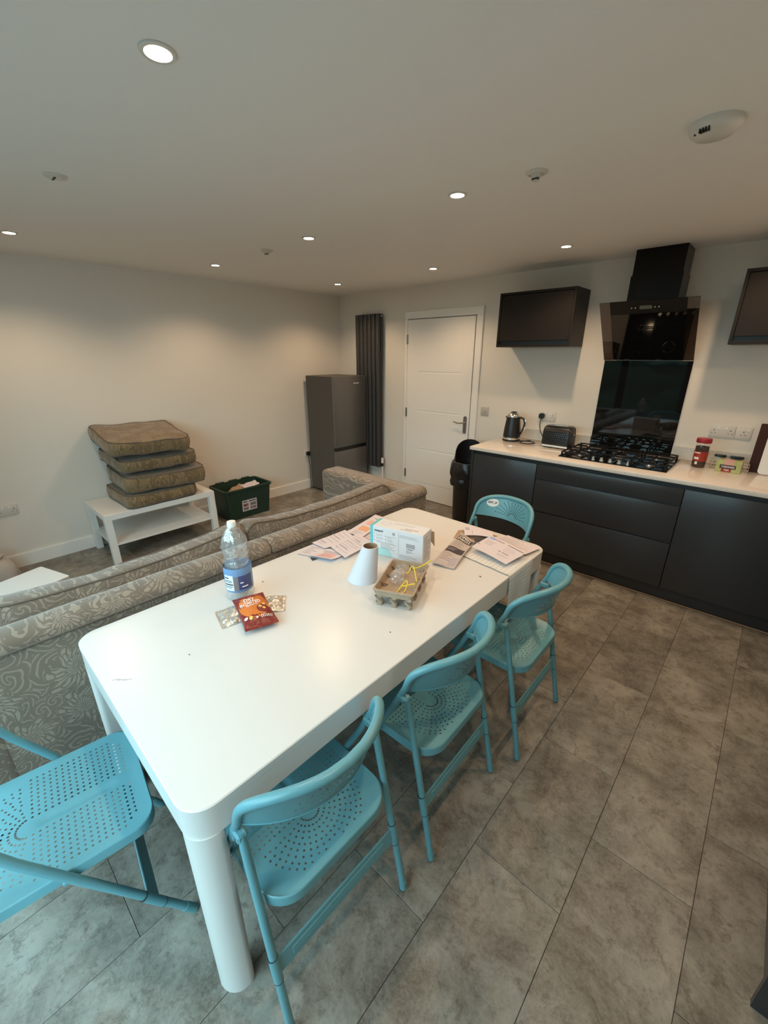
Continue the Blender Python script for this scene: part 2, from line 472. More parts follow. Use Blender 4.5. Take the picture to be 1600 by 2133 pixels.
skirting('baseboard_back_2', 2.11, 2.44, -.015, 0)
# garden doors behind the camera
wn = bpy.data.objects.new('window_1', None); COL.objects.link(wn); tag(wn, kind='structure')
npan = 3; pw = (DX1-DX0)/npan
for i in range(npan):
    a, b_ = DX0+i*pw, DX0+(i+1)*pw
    fr = B()
    for (p, q, r, s_) in ((a, a+.06, 0, DZ1), (b_-.06, b_, 0, DZ1), (a+.06, b_-.06, 0, .08), (a+.06, b_-.06, DZ1-.06, DZ1)):
        fr.box(p, q, YF-.07, YF-.01, r, s_)
    f_ = fr.build('window_frame', mFRAME, wn, smooth=0)
    B().box(a+.06, b_-.06, YF-.045, YF-.039, .08, DZ1-.06).build('pane', mPANE, f_, smooth=0)
tag(B().box(-6, 12, -14, YF-.1, -.16, -.06).build('ground_terrace', mTERR, smooth=0), kind='structure')
hb = B()
def hedge_fn(u, v):
    x = -3+12*u; z = 1.75*v
    return (x, -10.2+.18*noise.noise((x*2, z*2, 3))+.25*(v**3), -.06+z+.05*noise.noise((x*3, 1, 0))*v)
hb.grid(hedge_fn, 60, 10, .5)
tag(hb.build('hedge', mHEDGE), 'dark green garden hedge beyond the glass doors behind the viewer', 'hedge')

# door
dr = bpy.data.objects.new('door_1', None); COL.objects.link(dr); dr.location = (1.145, 0, 0); tag(dr, kind='structure')
X0, X1, DZ = 1.145, 2.010, 2.036
lf = B().box(X0+.003, X1-.003, -.026, -.002, .006, DZ-.003, .002)
leaf = lf.build('door_leaf', mTRIM, dr, smooth=0)
# five grooved panels
pz = [.21, .62, 1.064, 1.49, 1.92]
rb = B()
for i in range(4):
    for (za, zb) in ((pz[i]+.006, pz[i+1]-.006),):
        rb.box(X0+.155, X1-.125, -.0285, -.025, za, zb, .0025)
rb.build('door_panel', mTRIM, leaf, smooth=0)
ar = B()
ar.box(X0-.045, X0-.004, -.022, 0, 0, DZ+.004, .004)
ar.box(X1+.004, X1+.078, -.022, 0, 0, DZ+.004, .004)
ar.box(X0-.045, X1+.078, -.022, 0, DZ+.004, DZ+.082, .004)
ar.build('architrave', mTRIM, dr)
gp = B().box(X0-.004, X0+.003, -.003, -.0015, 0, DZ+.004).box(X1-.003, X1+.004, -.003, -.0015, 0, DZ+.004).box(X0, X1, -.003, -.0015, DZ-.003, DZ+.004)
gp.build('door_gap', mDARK, dr, smooth=0)
for z in (.295, 1.036, 1.833):
    B().cyl((X0-.002, -.029, z-.05), (X0-.002, -.029, z+.05), .006, n=10).box(X0-.012, X0+.014, -.028, -.025, z-.05, z+.05).build('hinge', mSTEEL, dr)
hd = B().add([(x, -.034, z) for x, z in rrect(1.945, 1.985, .875, 1.06, .019)]+[(x, -.026, z) for x, z in rrect(1.945, 1.985, .875, 1.06, .019)],
             [tuple(range(28)), tuple(range(28, 56))]+[(i, (i+1) % 28, 28+(i+1) % 28, 28+i) for i in range(28)])
hd.cyl((1.965, -.03, .99), (1.965, -.072, .99), .008)
hd.tube([(1.965, -.068, .99), (1.93, -.072, .988), (1.90, -.072, .983), (1.87, -.070, .990), (1.84, -.066, .994)], [.009, .008, .007, .007, .006], 10)
hd.build('handle', mSTEEL, dr)

# ------------------------------------------------------------------ ceiling fittings
LIGHTS = [(.698, -.645), (.70, -1.988), (.72, -3.302), (1.935, -.658), (1.95, -2.003), (3.07, -.687), (3.064, -2.015), (3.064, -3.33), (4.21, -.687), (4.21, -2.010), (4.21, -3.33)]
LNAMES = ['small lit downlight in the far ceiling corner above the grey fridge', 'lit downlight above the stack of sofa cushions',
          'lit downlight cut by the left edge of the picture', 'lit downlight above the white panelled door',
          'lit downlight between the far corner and the picture middle, above the sofa back', 'lit downlight in front of the small wall cupboard above the kettle',
          'lit downlight above the far end of the white table', 'largest and nearest lit downlight, glowing at the upper left',
          'lit downlight outside the picture, above the worktop by the right wall cupboard', 'lit downlight just outside the picture, beside the smoke alarm',
          'lit downlight outside the picture, almost overhead of the viewer']
def downlight(x, y, lab, lit=True):
    t = T('ceiling_downlight', lab, 'ceiling light', (x, y, H), 0, 'recessed ceiling downlights')
    B().lathe([(.030, -.002), (.032, -.005), (.040, -.006), (.0435, -.003), (.0435, 0)], 32).build('bezel', mBEZ, t, world=False)
    if lit:
        B().lathe([(.0303, -.0015), (.02, -.0022), (.0003, -.0024)], 24).build('lens', mLENS, t, world=False)
        ld = bpy.data.lights.new('spot', 'SPOT'); ld.energy = LAMP_W; ld.color = LAMP_COL
        ld.spot_size = math.radians(140); ld.spot_blend = .7; ld.shadow_soft_size = .03
        lo = bpy.data.objects.new('spot', ld); COL.objects.link(lo); lo.parent = t; lo.location = (0, 0, -.04)
    else:
        B().lathe([(.031, -.004), (.026, -.009), (.014, -.012), (.0003, -.012)], 24).build('cover', mBEZ, t, world=False)
        B().box(-.020, .020, -.012, -.004, -.0128, -.0105).build('slot', mDARK, t, world=False)
    return t
for (x, y), n_ in zip(LIGHTS, LNAMES): downlight(x, y, n_)
downlight(1.962, -3.317, 'unlit white ceiling disc with a dark slit left of the biggest downlight', False)
def sprinkler(x, y, lab, pend):
    t = T('ceiling_sprinkler', lab, 'sprinkler', (x, y, H), 0, 'ceiling sprinkler fittings')
    B().lathe([(.043, 0), (.043, -.004), (.036, -.008), (.030, -.009), (.028, -.005), (.0003, -.005)], 28).build('rosette', mBEZ, t, world=False)
    B().lathe([(.022, -.004), (.020, -.016), (.013, -.020), (.012, -.030), (.0003, -.031)], 20).build('head', mBEZ, t, world=False)
    B().box(-.013, .013, -.013, .002, -.027, -.022).build('slot', mDARK, t, world=False)
    return t
sprinkler(1.465, -1.994, 'small white sprinkler fitting on the ceiling between two downlights, toward the left wall', 0)
sprinkler(3.441, -2.015, 'white sprinkler fitting on the ceiling between the table downlight and the smoke alarm', 1)
sa = T('smoke_alarm', 'large round white smoke alarm with dark vents at the upper right of the ceiling', 'smoke alarm', (4.025, -2.005, H))
B().lathe([(.073, 0), (.073, -.012), (.068, -.024), (.052, -.036), (.025, -.042), (.0003, -.043)], 40).build('body', mBEZ, sa, world=False)
vb = B()
for i in range(4): vb.box(-.052+.0, -.038, -.030+i*.009, -.0245+i*.009, -.0425, -.034)
vb2 = B()
for i in range(4):
    a = math.radians(242+i*7.5)
    vb2.box(-.0022, .0022, -.006, .006, -.006, .006, M=Matrix.Translation((.060*math.cos(a), .060*math.sin(a), -.031)) @ Matrix.Rotation(a-PI/2, 4, 'Z'))
vb2.build('vent', mDARK, sa, world=False, smooth=0)
B().lathe([(.004, -.0445), (.004, -.041)], 10, (-.045, -.035, .011), close=True).build('test_light', mDARK, sa, world=False)

# ------------------------------------------------------------------ dining table
TZ = .74
TCX, TCY, TTH = (2.7474+3.6739)/2, (-3.7919-1.9338)/2, -.0065
tb = T('dining_table', 'long white dining table with rounded corners and thick legs', 'table', (TCX, TCY, 0), TTH)
hx, hy = (3.6739-2.7474)/2, (3.7919-1.9338)/2
o_ = rrect(-hx, hx, -hy, hy, .068, 8); o2 = rrect(-hx+.003, hx-.003, -hy+.003, hy-.003, .065, 8)
n_ = len(o_)
bt = B().add([(x, y, TZ-.022) for x, y in o_]+[(x, y, TZ-.0025) for x, y in o_]+[(x, y, TZ) for x, y in o2],
             [tuple(range(n_))[::-1]]+[(i, (i+1) % n_, n_+(i+1) % n_, n_+i) for i in range(n_)]
             + [(n_+i, n_+(i+1) % n_, 2*n_+(i+1) % n_, 2*n_+i) for i in range(n_)]+[tuple(range(2*n_, 3*n_))])
bt.build('tabletop', mTABLE, tb, world=False)
inn = rrect(-hx+.02, hx-.02, -hy+.02, hy-.02, .05, 8); oa = rrect(-hx+.001, hx-.001, -hy+.001, hy-.001, .067, 8)
za, zb = TZ-.092, TZ-.0225
vs = [(x, y, z) for z in (za, zb) for (x, y) in oa]+[(x, y, z) for z in (za, zb) for (x, y) in inn]
fs = []
for i in range(n_):
    j = (i+1) % n_
    fs += [(i, j, n_+j, n_+i), (2*n_+j, 2*n_+i, 3*n_+i, 3*n_+j), (j, i, 2*n_+i, 2*n_+j), (n_+i, n_+j, 3*n_+j, 3*n_+i)]
B().add(vs, fs).build('apron', mTABLE, tb, world=False)
LS = .078
for sx in (-1, 1):
    for sy in (-1, 1):
        x0, x1 = (hx-LS, hx-.001) if sx > 0 else (-hx+.001, -hx+LS)
        y0, y1 = (hy-LS, hy-.001) if sy > 0 else (-hy+.001, -hy+LS)
        rr = [.018]*4; rr[{(-1, -1): 0, (1, -1): 1, (1, 1): 2, (-1, 1): 3}[(sx, sy)]] = .058
        B().prism(rrect(x0, x1, y0, y1, rr, 6), 0, za-.0008).build('leg', mTABLE, tb, world=False)
# scuffs and crumbs lying on the top
for (x, y, s_) in ((3.58, -2.438, .005), (2.898, -3.124, .0035), (3.548, -3.012, .0028), (3.134, -3.553, .0028)):
    c_ = B().box(x-s_, x+s_, y-s_*.5, y+s_*.5, TZ, TZ+.0025, .001).build('crumb', mPRINTK)
    tag(c_, {3.58: 'dark crumb on the white table right of the egg tray', 2.898: 'dark crumb on the white table behind the water bottle',
             3.548: 'tiny dark crumb by the right edge of the white table', 3.134: 'tiny dark crumb on the bare near end of the white table'}[x], 'crumb', 'crumbs on the white table')
sc = B()
for k in range(3):
    sc.tube([(3.075+.012*k, -3.765+.01*k, TZ+.0002), (3.082+.012*k, -3.752+.009*k, TZ+.0002), (3.093+.01*k, -3.745+.012*k, TZ+.0002)], .0006, 4)
tag(sc.build('scuff', mPRINT, tb), None)

# ------------------------------------------------------------------ folding chairs
HB = .155/2
HZ, HF = .645, .1475                            # hinge height and depth
def bf(s_, z):                                  # depth of the leaning, wrapped back at (across, height)
    q = max(0.0, 1-(min(1, abs(s_)/.2173))**2.05)**.88
    return HF-.275*(z-HZ)-.116*q
def arc(th, a=.2162, z0=.684, b=.1182):         # outline of the back: super-ellipse
    c, q = math.cos(th), math.sin(th)
    return (math.copysign(abs(c)**(2/3.38), c)*a, z0+b*abs(q)**(2/3.85))
def sheet(outline, holes, hr, grid, lift, name, mat, parent, hn=6, back=None):
    """flat outline with punched holes, triangulated, then lifted to 3D"""
    V = []; Fc = []
    def loop(p): k = len(V); V.extend(p); Fc.append(list(range(k, k+len(p))))
    loop([Vector(p) for p in outline])
    for (x, y) in holes: loop([Vector((x+hr*math.cos(2*PI*k/hn), y+hr*math.sin(2*PI*k/hn))) for k in range(hn)])
    def near(x, y): return any((x-a)**2+(y-b_)**2 < (hr*1.9)**2 for a, b_ in holes)
    V.extend(Vector(p) for p in grid if not near(*p))
    vo, _, fo, *_r = delaunay_2d_cdt(V, [], Fc, 1, 1e-6, False)
    hs = [(Vector(h)) for h in holes]; keep = []
    for f in fo:
        c = sum((vo[i] for i in f), Vector((0, 0)))/len(f)
        if all((c-h).length_squared > (hr*.93)**2 for h in hs): keep.append(tuple(f))
    b = B().add([lift(p.x, p.y) for p in vo], keep)
    return b

def make_chair():
    t = T('folding_chair', 'chair', 'chair', (0, 0, 0), 0, 'blue metal folding chairs around the white table')
    # bent tube: front feet, up and back, over the top
    pts = []
    S_ = .2165
    def leg_pt(sg, z): return (sg*S_, HF+(HZ-z)/HZ*(.495-HF), z)
    pts += [leg_pt(1, z) for z in (.012, .25, .45, .58)]
    n = 36
    for i in range(n+1):
        s_, z = arc(PI*i/n); pts.append((s_, bf(s_, z), z))
    pts += [leg_pt(-1, z) for z in (.58, .45, .25, .012)]
    rs = [.0112]*4+[.0112+.0026*math.sin(PI*i/n)**.6 if 0 < i < n else .0112 for i in range(n+1)]+[.0112]*4
    B().tube(pts, rs, 12).build('front_frame', mCHAIR, t, world=False)
    # back shell with sunburst holes
    holes = []
    for k in range(7):
        r = .026+.0125*k
        for a in range(13):
            an = math.radians(8+164*a/12)
            x, z = r*math.cos(an)*1.15, .686+r*math.sin(an)
            if z < .782 and abs(x) < .17: holes.append((x, z))
    top = [arc(math.radians(3)+(PI-math.radians(6))*i/40) for i in range(41)]
    bot = [(-.2135+.427*i/24, .672-.007*(1-abs(-1+2*i/24)**2.2)) for i in range(25)]
    outl = top+bot
    grd = [(-.2+.0125*i, .64+.0125*j) for i in range(33) for j in range(13)]
    def ins(p):
        x, z = p
        return z > .680 and z < .676+.1182*max(0, 1-(abs(x)/.212)**3.38)**(1/3.85) and abs(x) < .20
    bs = sheet(outl, holes, .0031, [p for p in grd if ins(p)], lambda s_, z: (s_, bf(s_, z)+.004, z), 'backrest', mCHAIR, t)
    bs.tube([(s_, bf(s_, z)+.004, z) for s_, z in bot], .0028, 6)
    bs.build('backrest', mCHAIR, t, world=False, smooth=50)
    # seat
    def hw(f): return .198+.008*(f-.05)/.4
    ol = rrect(-.202, .202, .035, .462, [.085, .085, .060, .060], 8)
    hl = []
    d0, st = .030, .0155
    for k in range(10):
        d = d0+st*k
        for j in range(16):
            f = .190+st*j
            for sg in (-1, 1):
                if f < .425-.012*max(0, k-7): hl.append((sg*d, f))
        if k < 9:
            m_ = 13 if k < 4 else 19 if k < 7 else 25
            for j in range(1, m_):
                an = PI+PI*j/m_
                x, f = d*math.cos(an), .182+d*math.sin(an)*(1 if k < 8 else .97)
                if f > .060: hl.append((x, f))
    gr = [(-.19+.02*i, .045+.02*j) for i in range(20) for j in range(21)]
    def inr(p):
        x, f = p; return abs(x) < .194 and .043 < f < .454 and not (f < .11 and abs(x) > .10+ (f-.035)*1.1) and not (f > .41 and abs(x) > .17)
    def slot_d(x, f):
        c = min(max(f, .215), .375); return math.hypot(x, f-c)
    def lift(x, f):
        e = min(.202-abs(x), f-.035, .462-f)
        z = .450-.004*min(1, max(0, e)/.03)-.005*max(0, 1-(x/.2)**2)
        q = slot_d(x, f)
        if q < .021: z -= .0045*(.5+.5*math.cos(PI*q/.021))
        return (x, f, z)
    for j in range(14):
        for x in (-.018, -.0135, -.009, -.0045, 0, .0045, .009, .0135, .018): gr.append((x+.0003, .2013+.0145*j))
    ss = sheet(ol, hl, .0034, [p for p in gr if inr(p)], lift, 'seat', mCHAIR, t)
    m = len(ol)
    def ring(off, z):
        cx, cy = 0, .2485
        return [(x*(1+off/.2), cy+(y-cy)*(1+off/.21), z) for x, y in ol]
    vs = ring(0, .4500)+ring(.0022, .4485)+ring(.0030, .445)+ring(.0030, .418)+ring(.0005, .4165)
    ss.add(vs, [(r*m+i, r*m+(i+1) % m, (r+1)*m+(i+1) % m, (r+1)*m+i) for r in range(4) for i in range(m)])
    ss.build('seat', mCHAIR, t, world=False, smooth=50)
    # rear legs, hinge brackets, stretchers, feet
    for sg in (-1, 1):
        p0, p1 = Vector((sg*.2215, 0.0, .010)), Vector((sg*.2145, .1275, .650))
        lg = B().tube([p0, p0.lerp(p1, .5), p0.lerp(p1, .94), p1], [.0112, .0112, .0112, .007], 12).build('leg', mCHAIR, t, world=False)
        B().tube([p0.lerp(p1, .0), p0.lerp(p1, .04)], .0128, 12).build('foot_cap', mRUBBER, lg, world=False)
        B().box(sg*.2145-.0130, sg*.2145+.0130, .119, .163, .626, .652, .005).cyl((sg*.2145-.017, .135, .640), (sg*.2145+.017, .135, .640), .005, n=10).build('hinge_bracket', mCHAIR, t, world=False)
        f0 = Vector(leg_pt(sg, .0)); f1 = Vector(leg_pt(sg, .045))
        B().tube([(sg*S_, f0.y, .001), f1], .0130, 12).build('front_foot_cap', mRUBBER, t, world=False)
    def q(z): return .1275*z/.65
    for nm, zc, hh, pt in (('rear_stretcher', .235, .026, lambda z: q(z)), ('front_stretcher', .17, .026, lambda z: leg_pt(1, z)[1])):
        yc = pt(zc); tilt = math.atan2(pt(zc+.1)-pt(zc-.1), .2)
        Mr = Matrix.Translation((0, yc, zc)) @ Matrix.Rotation(-tilt, 4, 'X')
        rb = B().box(-.211, .211, -.003, .003, -hh, hh, .002, M=Mr).box(-.17, .17, -.0055, -.002, -hh*.45, hh*.45, .003, M=Mr)
        for sg in (-1, 1): rb.tube([(sg*.219, pt(zc-hh-.012), zc-hh-.012), (sg*.219, pt(zc+hh+.012), zc+hh+.012)], .0128, 12)
        st_ = rb.build(nm, mCHAIR, t, world=False)
        for sg in (-1, 1):
            for e_ in (-1, 1): B().tube([(sg*.219, pt(zc+e_*(hh+.011)), zc+e_*(hh+.011)), (sg*.219, pt(zc+e_*(hh+.0128)), zc+e_*(hh+.0128))], .0131, 12).build('seam', mDARK, st_, world=False)
    for sg in (-1, 1):
        B().box(sg*.2035, sg*.2065, .24, .27, .425, .44).cyl((sg*.200, .247, .432), (sg*.222, .247, .432), .005, n=8).build('seat_pivot', mCHAIR, t, world=False)
    return t
chair = make_chair()
CH = [((3.838, -3.4915), 1.552, 'blue folding chair nearest the viewer on the right side, beside the near white table leg'),
      ((3.853, -2.9165), 1.596, 'blue folding chair in the middle of the three along the right side of the table'),
      ((3.906, -2.345), 1.578, 'blue folding chair farthest along the right side, beside the hanging check towel'),
      ((3.295, -1.518), 2.903, 'blue folding chair at the far table end, round white sticker on its back'),
      ((3.096, -4.225), math.radians(-8), 'blue folding chair at the near table end, cut by the left edge')]
chairs = []
for i, ((x, y), rz, lab) in enumerate(CH):
    c = chair if i == 0 else dup(chair)
    c.location = (x, y, 0); c.rotation_euler = (0, 0, rz); c['label'] = lab; chairs.append(c)
# sticker on the back of the far chair (its front face)
c4 = chairs[3]
def on_back(s_, z, off=.0055): return Vector((s_, bf(s_, z)+.004+off, z))
st = B(); N = 28
sp0 = (.140, .755)
vs = [on_back(sp0[0], sp0[1], .0016)]
for k in range(N): vs.append(on_back(sp0[0]+.033*math.cos(2*PI*k/N), sp0[1]+.026*math.sin(2*PI*k/N), .0016))
st.add(vs, [(0, 1+k, 1+(k+1) % N) for k in range(N)])
sto = st.build('sticker', mWHITEINK, c4, world=False)
cu = bpy.data.curves.new('lettering', 'FONT'); cu.body = 'BRF_JK'; cu.size = 1; cu.align_x = 'CENTER'; cu.offset = .03
tmp = bpy.data.objects.new('tmp', cu); COL.objects.link(tmp); dg = bpy.context.evaluated_depsgraph_get()
me = bpy.data.meshes.new_from_object(tmp.evaluated_get(dg)); bpy.data.objects.remove(tmp); bpy.data.curves.remove(cu)
for p in me.vertices: p.co = on_back(sp0[0]-p.co.x*.0172, sp0[1]-.004+p.co.y*.0185, .0026)
me.materials.clear(); me.materials.append(mPRINTK)
lt_ = bpy.data.objects.new('lettering', me); COL.objects.link(lt_); lt_.parent = sto

# ------------------------------------------------------------------ sofa and cushions
def cushion(b, w, d, h, crown, M, seed=0, sag=0.0, wr=.006, rc=.05, pipe=None, n=10):
    """boxed cushion centred at the origin: w x d plan, h high, crowned faces"""
    ol = rrect(-w/2, w/2, -d/2, d/2, rc, 5)
    P = []
    for k in range(len(ol)):                      # resample long sides
        a = Vector(ol[k]); c = Vector(ol[(k+1) % len(ol)]); m = max(1, int((c-a).length/.045))
        P += [a.lerp(c, j/m) for j in range(m)]
    N = len(P); rings = []
    ts = [.0, .25, .5, .7, .85, .95, 1.0]
    def dent(p, s):
        return wr*noise.noise((p[0]*7+seed, p[1]*7, p[2]*5+s))+wr*.5*noise.noise((p[0]*19+seed, p[1]*19, p[2]*9))
    def zz(t, sg, p):
        c = crown*(1-t**2.6)
        z = sg*(h/2+c); z -= sag*(1-(p[0]/(w/2))**2)*(1 if sg > 0 else 0)
        return z
    top = [(t, 1) for t in ts]; side = [.35, 0, -.35]; bot = [(t, -1) for t in ts[::-1]]
    vs = []; fs = []; edge = {1: [], -1: []}
    for (t, sg) in top+[None]*0:
        r = []
        for p in P:
            q = (p[0]*t, p[1]*t); z = zz(t, sg, q); r.append((q[0], q[1], z+dent((q[0], q[1], z), sg)))
        rings.append(r)
    edge[1] = rings[-1]
    for s_ in side:
        r = []
        for p in P:
            k = 1+.035*(1-abs(s_)); q = (p[0]*k, p[1]*k); z = s_*h-sag*.5*(1-(q[0]/(w/2))**2)
            r.append((q[0]+dent((q[0], q[1], z), 5), q[1]+dent((q[0], q[1], z), 8), z))
        rings.append(r)
    for (t, sg) in bot:
        r = []
        for p in P:
            q = (p[0]*t, p[1]*t); z = zz(t, sg, q); r.append((q[0], q[1], z+dent((q[0], q[1], z), sg)))
        rings.append(r)
    edge[-1] = rings[len(top)+len(side)]
    for i, r in enumerate(rings):
        vs += r
        if i:
            fs += [((i-1)*N+k, (i-1)*N+(k+1) % N, i*N+(k+1) % N, i*N+k) for k in range(N)]
    b.add(vs, fs, M)
    if pipe:
        for sg in (1, -1): pipe.tube([M @ Vector(p) for p in edge[sg]], .0052, 6, closed=True)
sf = T('sofa', 'taupe damask sofa seen from behind, its back along the white table', 'sofa', (2.2, -3.0, 0))
SY0, SY1 = -4.22, -1.665
SPL = -2.945
# back: panel below, padded rail on top in two lengths
B().box(2.555, 2.697, SY0, SY1, .06, .748, .012, 2).build('back_panel', mSOFA, sf)
for (a, b_) in ((SY0, SPL-.002), (SPL+.002, SY1)):
    pf = [(2.565, .745), (2.702, .745), (2.706, .758), (2.702, .780), (2.688, .797), (2.660, .806), (2.620, .806), (2.585, .797), (2.567, .78)]
    m = len(pf); ys = [a, a+.008]+[a+(b_-a)*k/24 for k in range(1, 24)]+[b_-.008, b_]
    vs = []; fs = []
    for i, y in enumerate(ys):
        sh = .9 if i in (0, len(ys)-1) else 1
        for (x, z) in pf: vs.append((2.634+(x-2.634)*sh, y, .772+(z-.772)*sh+.003*noise.noise((x*9, y*6, z*9))))
    for i in range(len(ys)-1):
        for k in range(m): fs.append((i*m+k, i*m+(k+1) % m, (i+1)*m+(k+1) % m, (i+1)*m+k))
    fs += [tuple(range(m))[::-1], tuple((len(ys)-1)*m+k for k in range(m))]
    rl = B().add(vs, fs).build('back_rail', mSOFA, sf)
    B().tube([(2.7035, a+.01+(b_-a-.02)*k/12, .752) for k in range(13)], .004, 6).build('piping', mPIPE, rl)
# arms
for (a, b_) in ((-1.86, SY1), (SY0, SY0+.195)):
    B().box(1.76, 2.70, a, b_, .05, .800, .035, 4).build('arm', mSOFA, sf)
B().box(1.80, 2.56, SY0+.19, -1.86, .08, .36, .02, 2).build('seat_base', mSOFA, sf)
fe = B()
for x in (1.82, 2.64):
    for y in (SY0+.06, SY1-.06):
        B().cyl((x, y, 0), (x, y, .07), .02, .026, 14).build('foot', mWOOD, sf)
# loose back cushions
for nm, (a, b_), lab, sd in (('far', (-2.965, -1.872), 'plump damask back cushion on the sofa, toward the far arm', 3),
                             ('near', (-4.02, -2.975), 'plump damask back cushion on the near half of the sofa, behind the bottle', 9)):
    t = T('back_cushion', lab, 'cushion', (2.47, (a+b_)/2, .36), 0, 'back cushions on the sofa')
    cb, pb = B(), B()
    w_, hgt = b_-a, .455
    Mx = Matrix.Translation((2.472, (a+b_)/2, .36+hgt/2+.008)) @ Matrix.Rotation(math.radians(-7), 4, 'Y') @ Matrix(((0, 0, 1, 0), (1, 0, 0, 0), (0, 1, 0, 0), (0, 0, 0, 1)))
    # local x -> world y (width), local y -> world z (height), local z -> world x (thickness)
    cushion(cb, w_, hgt, .125, .035, Mx, sd, 0, .012, .07, pb)
    # ends of the top edge stand up, the middle sinks
    def sagz(p):
        u = (p[1]-(a+b_)/2)/(w_/2); k = max(0, (p[2]-.5)/.33)
        up_ = .030*(abs(u)**3) if (nm == 'near') == (u > 0) else .012*abs(u)**3
        return (p[0], p[1], p[2]+k*(up_-.018*(1-u*u)))
    cb.v = [sagz(p) for p in cb.v]; pb.v = [sagz(p) for p in pb.v]
    cc = cb.build('cover', mSOFA, t, smooth=60); pb.build('piping', mPIPE, t)

# low white table with a stack of seat cushions
lt = T('coffee_table', 'low white table with shelf by the left wall, carrying stacked cushions', 'table', (.315, -2.705, 0))
lx0, lx1, ly0, ly1 = .035, .590, -3.165, -2.235
B().box(lx0, lx1, ly0, ly1, .402, .45, .0015).build('tabletop', mLACK, lt)
for x in (lx0, lx1-.052):
    for y in (ly0, ly1-.052): B().box(x, x+.052, y, y+.052, 0, .4015, .0015).build('leg', mLACK, lt)
B().box(lx0+.01, lx1-.01, ly0+.02, ly1-.02, .172, .188, .001).build('shelf', mLACK, lt)
CU = [(.452, .125, (.315, -2.680), .585, .56, .012, 4, 'bottom damask seat cushion lying on the low white table', .02),
      (.586, .150, (.318, -2.615), .66, .56, .012, 14, 'thick damask seat cushion, second from the bottom of the stack', -.03),
      (.774, .108, (.300, -2.650), .63, .54, .006, 21, 'thinner damask seat cushion, third from the bottom of the stack', .03),
      (.918, .152, (.303, -2.690), .63, .585, .022, 33, 'topmost damask seat cushion of the stack on the low table', -.02)]
for (z0, h, (cx, cy), wy, wx, cr, sd, lab, rz) in CU:
    t = T('seat_cushion', lab, 'cushion', (cx, cy, z0), 0, 'seat cushions stacked on the low table')
    cb, pb = B(), B()
    tilt = {4: 0, 14: -.8, 21: -1.2, 33: -2.0}[sd]
    Mx = Matrix.Translation((cx, cy, z0+h/2+.001)) @ Matrix.Rotation(rz, 4, 'Z') @ Matrix.Rotation(math.radians(tilt), 4, 'X') @ Matrix.Rotation(math.radians({33: 8.0, 21: 5.0, 14: 2.5}.get(sd, 0)), 4, 'Y') @ Matrix.Rotation(PI/2, 4, 'Z')
    cushion(cb, wy, wx, h-2*cr, cr, Mx, sd, .012, .011, .06, pb)
    cb.build('cover', mCUSH, t, smooth=60); pb.build('piping', mPIPE, t)

# recycling box with scraps
gb = T('recycling_box', 'dark green recycling box of paper scraps on the floor by the left wall', 'box', (.24, -1.76, 0))
def shell(b, lo, hi, z0, z1, th, r=.03, n=5):
    """open box tapering from footprint lo=(x0,x1,y0,y1) to rim hi"""
    A = [rrect(*lo, r, n), rrect(*hi, r, n)]
    inn_ = [rrect(lo[0]+th, lo[1]-th, lo[2]+th, lo[3]-th, r, n), rrect(hi[0]+th, hi[1]-th, hi[2]+th, hi[3]-th, r, n)]
    N = len(A[0])
    vs = [(x, y, z0) for x, y in A[0]]+[(x, y, z1) for x, y in A[1]]+[(x, y, z1) for x, y in inn_[1]]+[(x, y, z0+th) for x, y in inn_[0]]
    fs = [tuple(range(N))[::-1], tuple(range(3*N, 4*N))]
    for r_ in range(3): fs += [(r_*N+i, r_*N+(i+1) % N, (r_+1)*N+(i+1) % N, (r_+1)*N+i) for i in range(N)]
    return b.add(vs, fs)
shell(B(), (.095, .375, -2.005, -1.515), (.055, .400, -2.030, -1.490), .002, .325, .006).build('body', mGREEN, gb)
rmb = B()
oo = rrect(.040, .415, -2.045, -1.475, .04, 5); ii = rrect(.060, .395, -2.025, -1.495, .03, 5); N = len(oo)
vs = [(x, y, z) for z in (.318, .340) for x, y in oo]+[(x, y, z) for z in (.318, .340) for x, y in ii]
fs = []
for i in range(N):
    j = (i+1) % N; fs += [(i, j, N+j, N+i), (2*N+j, 2*N+i, 3*N+i, 3*N+j), (j, i, 2*N+i, 2*N+j), (N+i, N+j, 3*N+j, 3*N+i)]
rmb.add(vs, fs)
for k in range(3): rmb.box(.036, .060, -1.96+k*.155, -1.86+k*.155, .336, .352, .004)
rmb.build('rim', mGREEN, gb)
def wallpt(y, z): return Vector((.375+(.400-.375)*(z-.002)/.323+.001, y, z))
Ms = frame(wallpt(-1.855, .075), (0, 1, 0), wallpt(-1.85, .2)-wallpt(-1.85, .075))
lb = marks(gb, Ms, [(0, 0, .175, .125)], mPAPER, 'paper_label', .001)
marks(lb, Ms @ Matrix.Translation((0, 0, .001)), [(.012, .012, .072, .042), (.012, .052, .072, .086), (.094, .012, .115, .042), (.12, .012, .165, .042), (.094, .052, .165, .086)], mPRINT, 'printed_panel')
marks(lb, Ms @ Matrix.Translation((0, 0, .001)), [(.020, .058, .045, .080), (.100, .018, .112, .036)], mLBLRED, 'printed_panel', .0008)
marks(lb, Ms @ Matrix.Translation((0, 0, .001)), [(.010, .100, .06, .112), (.08, .100, .165, .112)], mGREEN, 'printed_panel')
Ms2 = frame((.15, -2.0085, .07), (1, 0, 0), (0, -.025, .323))
l2 = marks(gb, Ms2, [(0, 0, .12, .13)], mPAPER, 'paper_label', .001)
marks(l2, Ms2 @ Matrix.Translation((0, 0, .001)), [(.015, .015, .105, .045), (.035, .055, .085, .11)], mPRINT, 'printed_panel')
